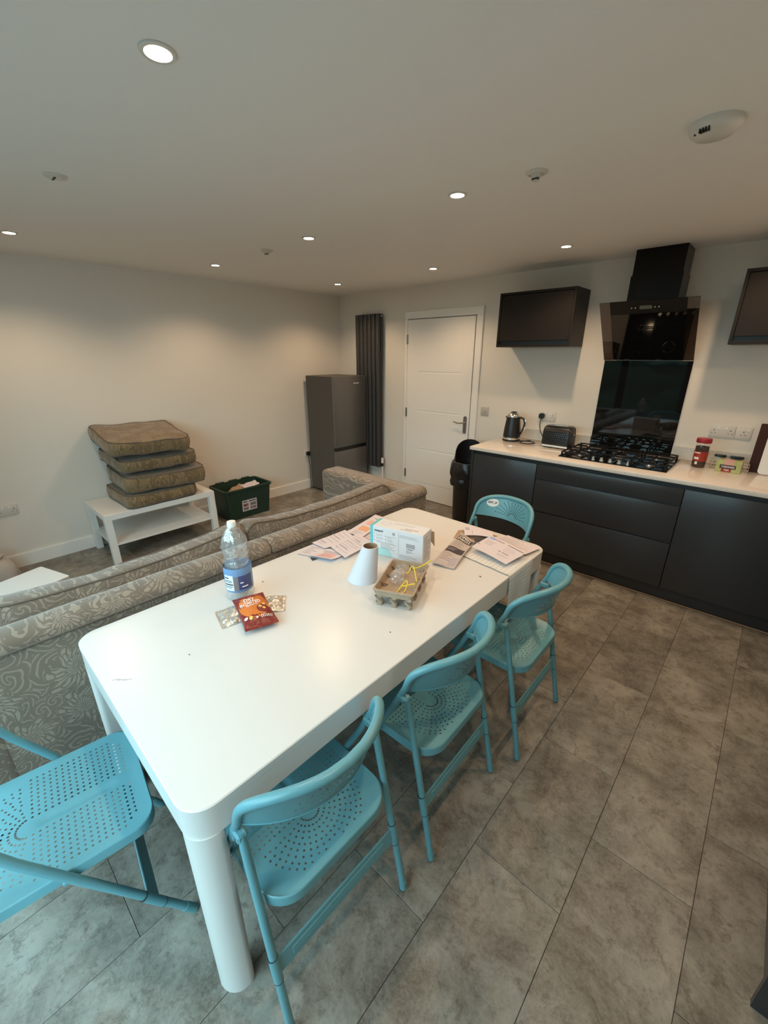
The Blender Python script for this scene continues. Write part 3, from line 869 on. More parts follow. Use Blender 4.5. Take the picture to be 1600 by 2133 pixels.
def scrap(name, c, sx, sy, rz, tilt, mat, lab, sd, parent=None):
    o = T(name, lab, 'paper scrap', c, rz, 'paper scraps in the green box')
    R_ = Matrix.Translation(c) @ Matrix.Rotation(rz, 4, 'Z') @ Matrix.Rotation(tilt, 4, 'X')
    B().grid(lambda u, v: R_ @ Vector(((u-.5)*sx, (v-.5)*sy, .02*noise.noise((u*3+sd, v*3, sd)))), 10, 8, .003).build('sheet', mat, o)
scrap('cardboard_scrap', (.235, -1.79, .285), .20, .22, .3, .25, mCARDB, 'brown cardboard scrap in the middle of the green recycling box', 1)
scrap('paper_scrap', (.255, -1.665, .318), .16, .17, -.2, .2, mPAPER, 'pale crumpled paper scrap at the right end of the green recycling box', 5)
scrap('paper_scrap', (.325, -1.90, .27), .08, .16, .1, -.2, mCARDB, 'thin brown scrap along the front left inside the green recycling box', 8)
B().box(.115, .355, -1.97, -1.55, .0115, .225, .01).build('paper_fill', mCARDB, gb)

# small white side table and a bag on the floor by the left wall
SZ = .47
P = [Vector(p) for p in ((1.314, -3.694), (1.577, -3.606), (1.680, -3.916))]
e1 = (P[1]-P[0]).normalized(); e2 = Vector((e1.y, -e1.x))
L1, L2 = .28, .36
def sp(u, v): q = P[0]+e1*u+e2*v; return (q.x, q.y)
sd_ = T('side_table', 'small white side table with thin chrome legs at the left edge', 'table', (*sp(.14, .18), 0))
B().prism([sp(*q) for q in rrect(0, L1, 0, L2, .012, 3)], SZ-.018, SZ).build('tabletop', mTABLE, sd_)
for u in (.03, L1-.03):
    for v in (.04, L2-.04): B().cyl((*sp(u, v), .0), (*sp(u, v), SZ-.018), .009, n=12).build('leg', mCHROME, sd_)
B().tube([(*sp(.03, .04), .08), (*sp(.03, L2-.04), .08)], .007, 10).build('crossbar', mCHROME, sd_)
B().tube([(*sp(L1-.03, .04), .08), (*sp(L1-.03, L2-.04), .08)], .007, 10).build('crossbar', mCHROME, sd_)
bg_ = T('carrier_bag', 'pale crumpled plastic bag on the floor by the wall at the left edge', 'bag', (.21, -3.86, 0))
def bagr(a, z): return 1+.22*noise.noise((math.cos(a)*1.6, math.sin(a)*1.6, z*9))
B().lathe([(.0004, .004), (.09, .004), (.12, .04), (.115, .12), (.085, .17), (.05, .19), (.065, .215), (.04, .225)], 30, (.21, -3.86, 0), rad=bagr).build('bag', mBAGW, bg_)
pk = T('pink_cloth', 'pink cloth lying in front of the pale plastic bag at the left edge', 'cloth', (.37, -4.0, 0))
B().lathe([(.0004, .003), (.09, .003), (.10, .025), (.06, .05), (.0004, .055)], 24, (.40, -3.99, 0), rad=bagr).build('cloth', mPINK, pk)

# ------------------------------------------------------------------ fridge, radiator
fr = T('fridge_freezer', 'silver grey two-door fridge freezer in the far corner', 'fridge', (.31, -.38, 0))
FX0, FX1, FY0, FY1, FH = .05, .571, -.646, -.124, 1.435
B().box(FX0, FX1-.047, FY0, FY1, .02, FH, .004).build('cabinet', mFRIDGE_S, fr)
B().box(FX0+.03, FX1-.06, FY0+.02, FY1-.02, .0, .02).build('foot', mBLACK, fr)
d1 = B().box(FX1-.044, FX1, FY0, FY1, .607, FH, .006, 2).build('upper_door', mFRIDGE, fr)
d2 = B().box(FX1-.044, FX1, FY0, FY1, .035, .562, .006, 2).build('lower_door', mFRIDGE, fr)
B().box(FX1-.044, FX1-.022, FY0+.002, FY1-.002, .562, .607).build('handle_recess', mBLACK, fr)
marks(d1, frame((FX1, -.335, 1.345), (0, 1, 0), (0, 0, 1)), [(0, 0, .022, .014), (.025, 0, .045, .014), (.048, 0, .062, .014), (.065, 0, .09, .014)], mSOCK, 'badge', .001)
rd = T('radiator', 'tall dark vertical column radiator on the wall between fridge and door', 'radiator', (.60, 0, .29))
N6 = 6
for i in range(N6):
    cx = .412+i*.0665
    B().prism([(cx+x, -.088+y) for x, y in rrect(-.029, .029, -.022, .022, .021, 5)], .305, 2.115).build('column', mRAD, rd)
    B().prism([(cx+x, -.043+y) for x, y in rrect(-.029, .029, -.018, .018, .017, 5)], .305, 2.115).build('rear_column', mRAD, rd)
for z in (.33, 2.09): B().tube([(.385, -.066, z), (.775, -.066, z)], .020, 14).build('manifold', mRAD, rd)
for z in (.55, 1.85):
    for x in (.50, .66): B().box(x-.012, x+.012, -.034, 0, z-.02, z+.02).build('bracket', mRAD, rd)
B().cyl((.775, -.066, 2.09), (.783, -.066, 2.09), .009, n=12).build('air_vent', mCHROME, rd)
vb = B().cyl((.775, -.066, .33), (.80, -.066, .33), .011, n=14).cyl((.795, -.066, .318), (.795, -.066, .36), .012, n=14)
vb.build('valve', mBLACK, rd)
B().cyl((.795, -.066, .36), (.795, -.066, .425), .016, .015, 18).build('valve_cap', mTRIM, rd)
B().cyl((.795, -.066, .0), (.795, -.066, .318), .0075, n=12).build('pipe', mTRIM, rd)

# ------------------------------------------------------------------ kitchen
KY = -.672                                        # front face of the doors
WZ = .906
def base(x0, x1, kind, lab, name='base_cabinet'):
    t = T(name, lab, 'cabinet', ((x0+x1)/2, -.33, 0))
    B().box(x0+.001, x1-.001, KY+.022, -.001, .10, .875).build('carcass', mUNITIN, t)
    g = .0022
    if kind == 'door':
        d = B().box(x0+g, x1-g, KY, KY+.02, .103, .842, .003, 2).build('door', mUNIT, t)
    else:
        for (a, b_) in ((.103, .441), (.452, .716), (.727, .842)):
            B().box(x0+g, x1-g, KY, KY+.02, a, b_, .003, 2).build('drawer', mUNIT, t)
        B().box(x0, x1, KY+.012, KY+.022, .716, .727).box(x0, x1, KY+.012, KY+.022, .441, .452).build('grip_recess', mUNITIN, t)
    B().box(x0, x1, KY+.012, KY+.03, .842, .876).build('grip_rail', mUNITIN, t)
    return t
KX0 = 2.452
base(KX0+.02, 3.062, 'door', 'dark grey base cabinet at the left end of the run, beside the waste bin')
base(3.062, 4.068, 'drawer', 'wide dark grey unit of three drawers under the hob', 'drawer_unit')
base(4.068, 4.725, 'door', 'dark grey base cabinet at the right picture edge, right of the drawers')
ep = B().box(KX0, KX0+.0195, KY-.002, -.001, 0, .876, .001).build('end_panel', mUNIT); tag(ep, 'dark grey end panel closing the left end of the kitchen run', 'panel')
pp = B().box(KX0+.021, 4.725, -.652, -.636, .0, .0985).build('plinth', mUNITIN); tag(pp, 'dark plinth strip along the floor under the kitchen cabinets', 'plinth')
qd = B().box(KX0+.021, 4.725, -.664, -.6525, .0, .012, .004).build('trim_1', pbr('oak_trim', (.20, .13, .075), .5)); tag(qd, kind='structure')
wt = B().box(2.440, RX-.001, -.694, -.001, .8765, WZ, .003, 2).build('worktop', mQUARTZ); tag(wt, 'pale glossy stone worktop along the kitchen wall', 'worktop')
for nm, (a, b_), lab in (('l', (2.48, 3.243), 'low stone upstand behind the kettle and toaster'), ('r', (3.857, RX-.001), 'low stone upstand behind the coffee jar')):
    u_ = B().box(a, b_, -.021, -.001, WZ+.0005, 1.006, .002).build('upstand', mUPST); tag(u_, lab, 'upstand')
# run of units returning along the right wall, only its foot shows at the edge
for i, (a, b_) in enumerate(((-1.41, -.70), (-2.12, -1.412), (-2.815, -2.122))):
    t = T('base_cabinet', ['dark grey base cabinet of the right-hand run, in the corner', 'dark grey base cabinet in the middle of the right-hand run',
                           'dark grey base cabinet at the near end of the right-hand run'][i], 'cabinet', (5.0, (a+b_)/2, 0))
    B().box(4.742, RX-.001, a+.001, b_-.001, .10, .875).build('carcass', mUNITIN, t)
    B().box(4.720, 4.740, a+.002, b_-.002, .103, .842, .003, 2).build('door', mUNIT, t)
    B().box(4.752, 4.768, a+.001, b_-.001, 0, .099).build('plinth', mUNITIN, t)
w2 = B().box(4.70, RX-.001, -2.835, -.696, .8765, WZ, .003, 2).build('worktop', mQUARTZ); tag(w2, 'pale stone worktop of the right-hand run, outside the right edge', 'worktop')
e2_ = B().box(4.718, RX-.001, -2.834, -2.8155, 0, .876, .001).build('end_panel', mUNIT); tag(e2_, 'dark end panel at the near end of the right-hand run', 'panel')

# wall cupboards
def wallcab(x0, x1, lab):
    t = T('wall_cabinet', lab, 'cabinet', ((x0+x1)/2, 0, 1.736))
    z0, z1, f = 1.736, 2.166, -.300
    b = B()
    b.box(x0, x0+.018, f, -.001, z0, z1).box(x1-.018, x1, f, -.001, z0, z1)
    b.box(x0+.018, x1-.018, f, -.001, z1-.018, z1).box(x0+.018, x1-.018, f, -.001, z0, z0+.018).box(x0+.018, x1-.018, -.012, -.001, z0+.018, z1-.018)
    b.build('carcass', mWUNIT, t, smooth=0)
    B().box(x0+.020, x1-.020, f+.002, f+.020, z0+.048, z1-.022, .002).build('door', mWUNIT, t)
    B().box(x0+.019, x1-.019, f+.022, f+.034, z0+.019, z0+.05).build('grip_rail', mUNITIN, t)
wallcab(2.400, 3.045, 'dark wall cupboard above the kettle, left of the cooker hood')
wallcab(4.052, 4.70, 'dark wall cupboard cut by the right edge, right of the cooker hood')

# cooker hood, splashback, hob
sb = B().box(3.246, 3.856, -.008, -.001, WZ+.001, 1.630, .001).build('splashback', mGLASSB); tag(sb, 'tall black glass splashback behind the hob', 'splashback')
hd = T('cooker_hood', 'black angled cooker hood with slanted glass and a chimney to the ceiling', 'cooker hood', (3.55, 0, 1.64))
GB, GT = Vector((0, -.052, 1.634)), Vector((0, -.392, 2.022))
gd = (GT-GB).normalized(); gn = Vector((0, -gd.z, gd.y))*-1
gn = Vector((0, gd.z, -gd.y))                     # towards the wall
def gpt(x, t, o): p = GB.lerp(GT, t)+gn*o; return (x, p.y, p.z)
def slab(b, x0, x1, t0, t1, o0, o1):
    vs = [gpt(x, t, o) for o in (o0, o1) for (x, t) in ((x0, t0), (x1, t0), (x1, t1), (x0, t1))]
    return b.add(vs, [(0, 1, 2, 3), (7, 6, 5, 4), (0, 4, 5, 1), (1, 5, 6, 2), (2, 6, 7, 3), (3, 7, 4, 0)])
HX0, HX1 = 3.252, 3.860
slab(B(), HX0, 3.322, 0, 1, 0, .005).build('side_glass', mSMOKE, hd, 'smoked see-through side strip', smooth=0)
slab(B(), 3.792, HX1, 0, 1, 0, .005).build('side_glass', mSMOKE, hd, 'smoked see-through side strip', smooth=0)
slab(B(), 3.322, 3.792, 0, .80, 0, .005).build('front_glass', mGLASSB, hd, smooth=0)
slab(B(), 3.322, 3.792, .803, 1, 0, .006).build('control_strip', pbr('control_black', (.008, .008, .008), .25, spec=.15), hd, smooth=0)
prof = [gpt(0, .02, .006), gpt(0, 1, .0065), (0, -.002, 2.027), (0, -.002, 1.642)]
bd = B(); vs = [(x, p[1], p[2]) for x in (3.324, 3.790) for p in prof]
bd.add(vs, [(0, 1, 2, 3), (7, 6, 5, 4), (0, 4, 5, 1), (1, 5, 6, 2), (2, 6, 7, 3), (3, 7, 4, 0)]).build('body', mBLACK, hd, smooth=0)
slab(B(), HX0, HX0+.07, -.012, 0, -.001, .006).build('lit_glass_edge', mSTEEL, hd, 'bright strip added for the lit bottom edge of the glass', smooth=0)  # metal strip added to stand for light along the glass's bottom edge
for x in (3.42, 3.64): slab(B(), x-.02, x+.02, .004, .02, -.002, .001).build('button', mUNITIN, hd, smooth=0)
dp = slab(B(), 3.512, 3.588, .872, .925, -.0012, .001).build('display', mDISP, hd, smooth=0)
for x in (3.462, 3.486, 3.606, 3.630):
    c = Vector(gpt(x, .895, -.001)); B().cyl(c, c+gn*.003, .0045, n=12).build('button', mDOT, hd)
ch = B().box(3.392, 3.712, -.250, -.001, 2.028, 2.20).box(3.398, 3.706, -.244, -.001, 2.20, H-.001)
ch.build('chimney', pbr('hood_black', (.008, .007, .006), .2, spec=.15), hd, smooth=0)

HX = (3.178, 3.930, -.560, -.068)
hb_ = T('gas_hob', 'black glass five-burner gas hob with cast pan supports and steel knobs', 'hob', (3.554, -.314, WZ))
B().box(*HX, WZ+.0004, WZ+.007, .002).build('glass_plate', mHOB, hb_)
BN = [(3.305, -.19, .032), (3.305, -.42, .026), (3.554, -.25, .052), (3.80, -.19, .026), (3.80, -.42, .034)]
for (x, y, r) in BN:
    bu = B().cyl((x, y, WZ+.007), (x, y, WZ+.019), r, r*.92, 24).build('burner', mSTEEL, hb_)
    B().cyl((x, y, WZ+.0192), (x, y, WZ+.026), r*.86, r*.80, 24).build('burner_cap', mIRON, bu)
for (x0, x1) in ((3.198, 3.412), (3.432, 3.676), (3.696, 3.912)):
    y0, y1 = (-.535, -.085) if x0 != 3.432 else (-.43, -.085); z = WZ+.040
    g = B(); r = .0055
    for (a, b_) in (((x0, y0), (x1, y0)), ((x1, y0), (x1, y1)), ((x1, y1), (x0, y1)), ((x0, y1), (x0, y0))):
        g.box(min(a[0], b_[0])-r, max(a[0], b_[0])+r, min(a[1], b_[1])-r, max(a[1], b_[1])+r, z-.006, z+.004, .002)
    for (bx, by, br) in BN:
        if x0 < bx < x1:
            hy_ = .105 if x0 != 3.432 else .16
            for (p, q) in (((x0, by), (bx-.026, by)), ((bx+.026, by), (x1, by)), ((bx, max(y0, by-hy_)), (bx, by-.026)), ((bx, by+.026), (bx, min(y1, by+hy_)))):
                g.box(min(p[0], q[0])-.004, max(p[0], q[0])+.004, min(p[1], q[1])-.004, max(p[1], q[1])+.004, z-.005, z+.008, .002)
    if x0 != 3.432: g.box(x0, x1, -.309, -.299, z-.005, z+.004, .002)
    for a in (x0, x1):
        for b_ in (y0, y1): g.box(a-.006, a+.006, b_-.006, b_+.006, WZ+.0072, z)
    g.build('pan_support', mIRON, hb_)
for i in range(5):
    x = 3.432+.0615*i; y = -.522 if True else 0
    kb = B().cyl((x, y, WZ+.007), (x, y, WZ+.016), .016, .015, 20).cyl((x, y, WZ+.016), (x, y, WZ+.034), .0125, .0115, 20)
    kb.build('knob', mCHROME, hb_)

# kettle
kt = T('kettle', 'black jug kettle with chrome trim at the left end of the worktop', 'kettle', (2.592, -.20, WZ))
KC = (2.592, -.20, WZ)
B().lathe([(.0004, .001), (.080, .001), (.082, .010), (.080, .020)], 36, KC).build('base', mBLACK, kt)
B().lathe([(.0805, .0205), (.0815, .024), (.080, .036), (.0785, .0375)], 36, KC).build('base_ring', mCHROME, kt)
def facet(a, z): return 1+.012*math.cos(a*12)*math.sin((z-.03)*80) if .05 < z < .2 else 1
B().lathe([(.079, .038), (.0785, .06), (.0765, .09), (.0735, .12), (.070, .15), (.0655, .185), (.062, .212), (.0605, .222)], 48, KC, rad=facet).build('body', mBLACK, kt)
B().lathe([(.0612, .2225), (.0615, .232), (.058, .243), (.045, .257), (.025, .265), (.0004, .268)], 36, KC).build('lid', mCHROME, kt)
B().lathe([(.030, .2645), (.022, .271), (.0004, .273)], 20, KC).build('lid_button', mBLACK, kt)
B().add([(2.592-.056, -.212, WZ+.196), (2.592-.056, -.188, WZ+.196), (2.592-.084, -.20, WZ+.222), (2.592-.052, -.216, WZ+.224), (2.592-.052, -.184, WZ+.224)], [(0, 2, 3), (1, 4, 2), (0, 1, 2), (2, 4, 3), (0, 3, 4, 1)]).build('spout', mBLACK, kt)
hp = [(.058, .218), (.082, .222), (.104, .212), (.115, .185), (.114, .150), (.104, .110), (.090, .080), (.073, .066)]
B().tube([(2.592+a, -.20, WZ+z) for a, z in hp], [.011, .011, .011, .010, .010, .010, .010, .008], 12).build('handle', mBLACK, kt)
B().tube([(2.592+a+.009*(i not in (0, 7)), -.20, WZ+z+(.006 if i < 2 else 0)) for i, (a, z) in enumerate(hp)], .006, 8).build('handle_trim', mCHROME, kt)
ck = B().tube([(2.67, -.19, WZ+.008), (2.72, -.16, WZ+.006), (2.79, -.15, WZ+.006), (2.825, -.20, WZ+.006), (2.80, -.27, WZ+.006), (2.745, -.285, WZ+.006), (2.70, -.25, WZ+.006), (2.705, -.17, WZ+.006), (2.74, -.10, WZ+.006)], .0042, 8)
ck.build('cord', mCORD, kt)

# toaster
to = T('toaster', 'black toaster with raised diamond pattern, between kettle and hob', 'toaster', (3.055, -.20, WZ))
tx0, tx1, ty0, ty1 = 2.918, 3.150, -.285, -.115
n = 12
pf = [(ty0, .030), (ty0-.001, .06), (ty0+.004, .13), (ty0+.012, .160), (ty0+.028, .180), (ty0+.05, .188)]
pf = pf+[(ty0+ty1-y, z) for y, z in pf[::-1]]
m = len(pf); vs = []; fs = []
xs = [(tx0, .93), (tx0+.008, .98), (tx0+.02, 1), (tx1-.02, 1), (tx1-.008, .98), (tx1, .93)]
for (x, s_) in xs:
    for (y, z) in pf: vs.append((x, (ty0+ty1)/2+(y-(ty0+ty1)/2)*s_, WZ+.030+(z-.030)*s_))
for i in range(len(xs)-1):
    for k in range(m): fs.append((i*m+k, i*m+(k+1) % m, (i+1)*m+(k+1) % m, (i+1)*m+k))
fs += [tuple(range(m))[::-1], tuple((len(xs)-1)*m+k for k in range(m))]
B().add(vs, fs).build('body', mBLACK, to)
B().box(tx0-.003, tx1+.003, ty0-.004, ty1+.004, WZ+.006, WZ+.0295, .006, 2).build('base', mBLACK, to)
B().box(tx0+.004, tx1-.004, ty0-.0055, ty0-.003, WZ+.012, WZ+.027, .001).build('chrome_strip', pbr('bright_strip', (.8, .78, .75), .4, metal=.6), to)
for x in (tx0+.03, tx1-.03):
    for y in (ty0+.03, ty1-.03): B().cyl((x, y, WZ+.0005), (x, y, WZ+.0062), .010, n=12).build('foot', mBLACK, to)
db = B()
for r_ in range(6):
    for k in range(11):
        x = tx0+.028+k*.0198+(r_ % 2)*.0099; z = WZ+.052+r_*.0172; y = ty0-.0005+.004*max(0, (z-WZ-.06)/.07)
        if x > tx1-.022: continue
        db.add([(x-.0088, y, z), (x, y, z-.0078), (x+.0088, y, z), (x, y, z+.0078), (x, y-.0075, z)], [(0, 1, 4), (1, 2, 4), (2, 3, 4), (3, 0, 4)])
tag(db.build('diamond_relief', pbr('gloss_black', (.010, .010, .011), .15), to, smooth=0), kind='stuff')
for y in (ty0+.055, ty1-.055): B().box(tx0+.035, tx1-.05, y-.012, y+.012, WZ+.1882, WZ+.1905).build('slot_trim', mCHROME, to)
B().box(tx1-.001, tx1+.014, -.21, -.19, WZ+.11, WZ+.125, .004).build('lever', mCHROME, to)

# sockets, plugs and switch
def socket(name, M, w_, lab, n=2, mat=None, group=None, spur=False):
    p = M @ Vector((w_/2, .043, 0))
    t = T(name, lab, 'socket', p, 0, group)
    mat = mat or mSOCK
    B().box(0, w_, 0, .086, 0, .009, .003, 2, M=M).build('faceplate', mat, t)
    if spur:
        B().box(w_/2-.012, w_/2+.012, .030, .056, .009, .013, .002, M=M).build('rocker_switch', mSOCKG, t)
    else:
        b, s2 = B(), B()
        for i in range(n):
            cx = w_*(2*i+1)/(2*n)
            off = .0 if n == 1 else (-.012 if i == 0 else .012)
            b.box(cx+off-.0025, cx+off+.0025, .046, .056, .0085, .0096, M=M)
            for q in (-.011, .011): b.box(cx+off+q-.0035, cx+off+q+.0035, .028, .032, .0085, .0096, M=M)
            s2.box(cx-off*1.3-.006 if n > 1 else cx+.018, cx-off*1.3+.006 if n > 1 else cx+.03, .058, .074, .0085, .013, .001, M=M)
        b.build('pin_hole', mDARK, t, smooth=0); s2.build('rocker_switch', mTRIM, t)
    return t
socket('wall_socket', frame((2.762, 0, 1.094), (1, 0, 0), (0, 0, 1)), .146, 'double wall socket with a black plug, behind the toaster')
socket('wall_socket', frame((4.058, 0, 1.104), (1, 0, 0), (0, 0, 1)), .150, 'double wall socket above the coffee jar')
socket('wall_socket', frame((4.210, 0, 1.104), (1, 0, 0), (0, 0, 1)), .092, 'single square wall outlet beside the dark chopping board', 1)
socket('wall_socket', frame((0, -3.755, .455), (0, 1, 0), (0, 0, 1)), .146, 'double wall socket low on the left wall at the left edge')
socket('wall_socket', frame((0, -.700, .425), (0, 1, 0), (0, 0, 1)), .086, 'single wall socket with a black plug, left of the fridge', 1)
socket('spur_switch', frame((2.133, 0, 1.085), (1, 0, 0), (0, 0, 1)), .086, 'square wall switch plate right of the white door', 1, mSOCKG, None, True)
def plug(name, o, nrm, lab, path, cat='plug'):
    o = Vector(o); nrm = Vector(nrm); t = T(name, lab, cat, o)
    M = frame(o, Vector((0, 0, 1)).cross(nrm), (0, 0, 1))
    B().prism(rrect(-.024, .024, -.026, .024, .018, 5), .0, .026, M=M).build('plug_body', mCORD, t)
    B().tube([o+nrm*.014+Vector((0, 0, -.024))]+[Vector(p) for p in path], .0042, 8).build('cord', mCORD, t)
plug('power_plug', (2.785, -.0102, 1.138), (0, -1, 0), 'black plug and cord in the socket behind the toaster',
     [(2.782, -.03, 1.09), (2.788, -.05, 1.06), (2.81, -.07, 1.0), (2.85, -.07, .94), (2.89, -.085, WZ+.008), (2.935, -.09, WZ+.006)])
plug('power_plug', (.0102, -.660, .468), (1, 0, 0), 'black plug and cord low on the left wall beside the fridge',
     [(.028, -.662, .43), (.036, -.664, .38), (.05, -.662, .32), (.045, -.656, .25), (.04, -.655, .12), (.04, -.655, .008), (.035, -.60, .008), (.033, -.3, .008)])

# coffee jar, tea box, rack, boards
cj = T('coffee_jar', 'coffee jar with a dark red lid and red label on the worktop', 'jar', (4.062, -.205, WZ))
JC = (4.062, -.205, WZ)
B().lathe([(.0004, .0035), (.039, .0035), (.040, .008), (.040, .150), (.0004, .151)], 28, JC).build('coffee', mCOFFEE, cj)
B().lathe([(.0004, .001), (.0435, .001), (.045, .006), (.045, .150), (.043, .162), (.039, .170), (.039, .182)], 32, JC).build('glass', clear('jar_glass', (.96, .95, .94), .02, .03), cj)
B().lathe([(.0455, .178), (.0465, .180), (.0465, .204), (.044, .209), (.0004, .210)], 32, JC).build('lid', mREDLID, cj)
def curved(b, c, r, a0, a1, z0, z1, n=10):
    vs = [(c[0]+q*math.cos(a0+(a1-a0)*k/n), c[1]+q*math.sin(a0+(a1-a0)*k/n), c[2]+z) for q in (r, r+.0006) for z in (z0, z1) for k in range(n+1)]
    m = n+1; fs = []
    for k in range(n): fs += [(k, k+1, m+k+1, m+k), (2*m+k, 2*m+k+1, 3*m+k+1, 3*m+k), (k, k+1, 2*m+k+1, 2*m+k), (m+k, m+k+1, 3*m+k+1, 3*m+k)]
    fs += [(0, m, 3*m, 2*m), (n, m+n, 3*m+n, 2*m+n)]
    return b.add(vs, fs)
A0 = math.atan2(-3.95+.2, 4.376-4.06)
lb = curved(B(), JC, .0453, A0-1.1, A0+1.1, .048, .118).build('label', mLBLRED, cj)
curved(B(), JC, .0462, A0-.95, A0-.1, .105, .112).build('printed_text', mWHITEINK, lb)
curved(B(), JC, .0462, A0-.8, A0-.15, .062, .078).build('printed_cup', mWHITEINK, lb)
curved(B(), JC, .0453, A0-.55, A0-.2, .026, .045).build('printed_mark', mWHITEINK, cj)
tx = T('tea_box', 'green tea box with pink and red bands, right of the coffee jar', 'box', (4.237, -.24, WZ))
TB = (4.167, 4.307, -.262, -.187)
B().box(*TB, WZ+.0005, WZ+.078, .001).build('carton', mTEA, tx)
Mt = frame((TB[0], TB[2], WZ), (1, 0, 0), (0, 0, 1))
Mtt = frame((TB[0], TB[2], WZ+.078), (1, 0, 0), (0, 1, 0))
marks(tx, Mt, [(.042, .052, .094, .0775)], mPRINTP, 'pink_band', .0006)
marks(tx, Mtt, [(.042, .0, .094, .075)], mPRINTP, 'pink_band', .0006)
marks(tx, Mt, [(.034, .003, .090, .026)], mLBLRED, 'red_band', .0006)
marks(tx, Mt, [(.022, .026, .112, .052)], mPRINTK, 'dark_band', .0006)
text(tx, Mt @ Matrix.Translation((.067, .033, .0008)), 'YORKSHIRE', .0165, mWHITEINK, align='CENTER', bold=.0004, sx=.86)
text(tx, Mt @ Matrix.Translation((.064, .0105, .0008)), 'TEA', .0165, mWHITEINK, align='CENTER', bold=.0004)
wr_ = T('wire_rack', 'low silver wire rack behind the coffee jar and tea box', 'rack', (4.21, -.12, WZ))
g = B()
for z in (.012, .034, .056): g.tube([(4.125, -.17, WZ+z), (4.345, -.17, WZ+z), (4.345, -.07, WZ+z), (4.125, -.07, WZ+z)], .0022, 6, closed=True)
for k in range(12): g.tube([(4.125+k*.02, -.17, WZ+.056), (4.125+k*.02, -.17, WZ+.010), (4.125+k*.02, -.07, WZ+.010), (4.125+k*.02, -.07, WZ+.056)], .0016, 6)
for x in (4.13, 4.34):
    for y in (-.165, -.075): g.cyl((x, y, WZ+.0005), (x, y, WZ+.012), .004, n=8)
g.build('frame', mCHROME, wr_)
for (x0, x1, z0, z1, lab) in ((4.135, 4.205, .083, .088, 'black handle of a kitchen tool lying across the wire rack, on the left'),
                             (4.225, 4.305, .088, .082, 'black handle of a kitchen tool lying across the wire rack, on the right')):
    t = T('kitchen_tool', lab, 'kitchen tool', ((x0+x1)/2, -.12, WZ+.06), 0, 'black handled tools on the wire rack')
    h_ = B(); h_.box(x0, x1, -.125, -.108, WZ+.074, WZ+.094, .006, 2)
    h_.build('handle', mBLACK, t)
    a = x1-.005 if x1 < 4.22 else x0+.005
    B().box(min(a, 4.215), max(a, 4.215), -.122, -.112, WZ+.080, WZ+.087).box(min(x0, x1)+.01, x1-.01, -.122, -.112, WZ+.0585, WZ+.0745).build('shaft', mSTEEL, t)
bd1 = T('chopping_board', 'dark wooden chopping board leaning on the wall at the right edge', 'chopping board', (4.45, -.09, WZ))
Rb = Matrix.Translation((0, -.135, WZ+.001)) @ Matrix.Rotation(math.radians(-15), 4, 'X')
def lean(y0, deg): return Matrix.Translation((0, y0, WZ+.002)) @ Matrix.Rotation(math.radians(-deg), 4, 'X')
B().box(4.338, 4.60, 0, .026, 0, .335, .006, 2, M=lean(-.135, 15)).build('board', mWOOD, bd1)
bd2 = T('chopping_board', 'white plastic board leaning in front of the dark wooden one', 'chopping board', (4.5, -.16, WZ))
B().prism(rrect(4.392, 4.64, 0, .27, .022, 5), 0, .010, M=lean(-.167, 16) @ Matrix(((1, 0, 0, 0), (0, 0, 1, 0), (0, 1, 0, 0), (0, 0, 0, 1)))).build('board', mWBOARD, bd2)

# waste bin with liner, beside the end panel
wb = T('waste_bin', 'tall black waste bin with a bin liner beside the end of the kitchen run', 'bin', (2.225, -.33, 0))
WC = (2.225, -.33, 0)
B().lathe([(.0004, .001), (.125, .001), (.130, .01), (.150, .66), (.152, .665), (.147, .665), (.127, .02), (.0004, .02)], 32, WC).build('bucket', mBLACK, wb)
def lin(a, z): return 1+.05*noise.noise((math.cos(a)*2.2, math.sin(a)*2.2, z*7))+.03*math.sin(a*9+z*20)
B().lathe([(.140, .45), (.146, .64), (.151, .672), (.162, .668), (.172, .63), (.180, .585), (.182, .545), (.168, .505), (.178, .47), (.172, .43), (.163, .425)], 48, WC, rad=lin).build('bin_liner', mBAG, wb)
hl_ = B()
def hood_fn(u, v):
    a = math.radians(5)+math.radians(230)*u; z = .665+.20*math.sin(PI*u)**.8*v
    r = .150-.012*v
    return (WC[0]+r*math.cos(a), WC[1]+r*math.sin(a), z)
hl_.grid(hood_fn, 28, 6, .004).build('lid_hood', mBLACK, wb)

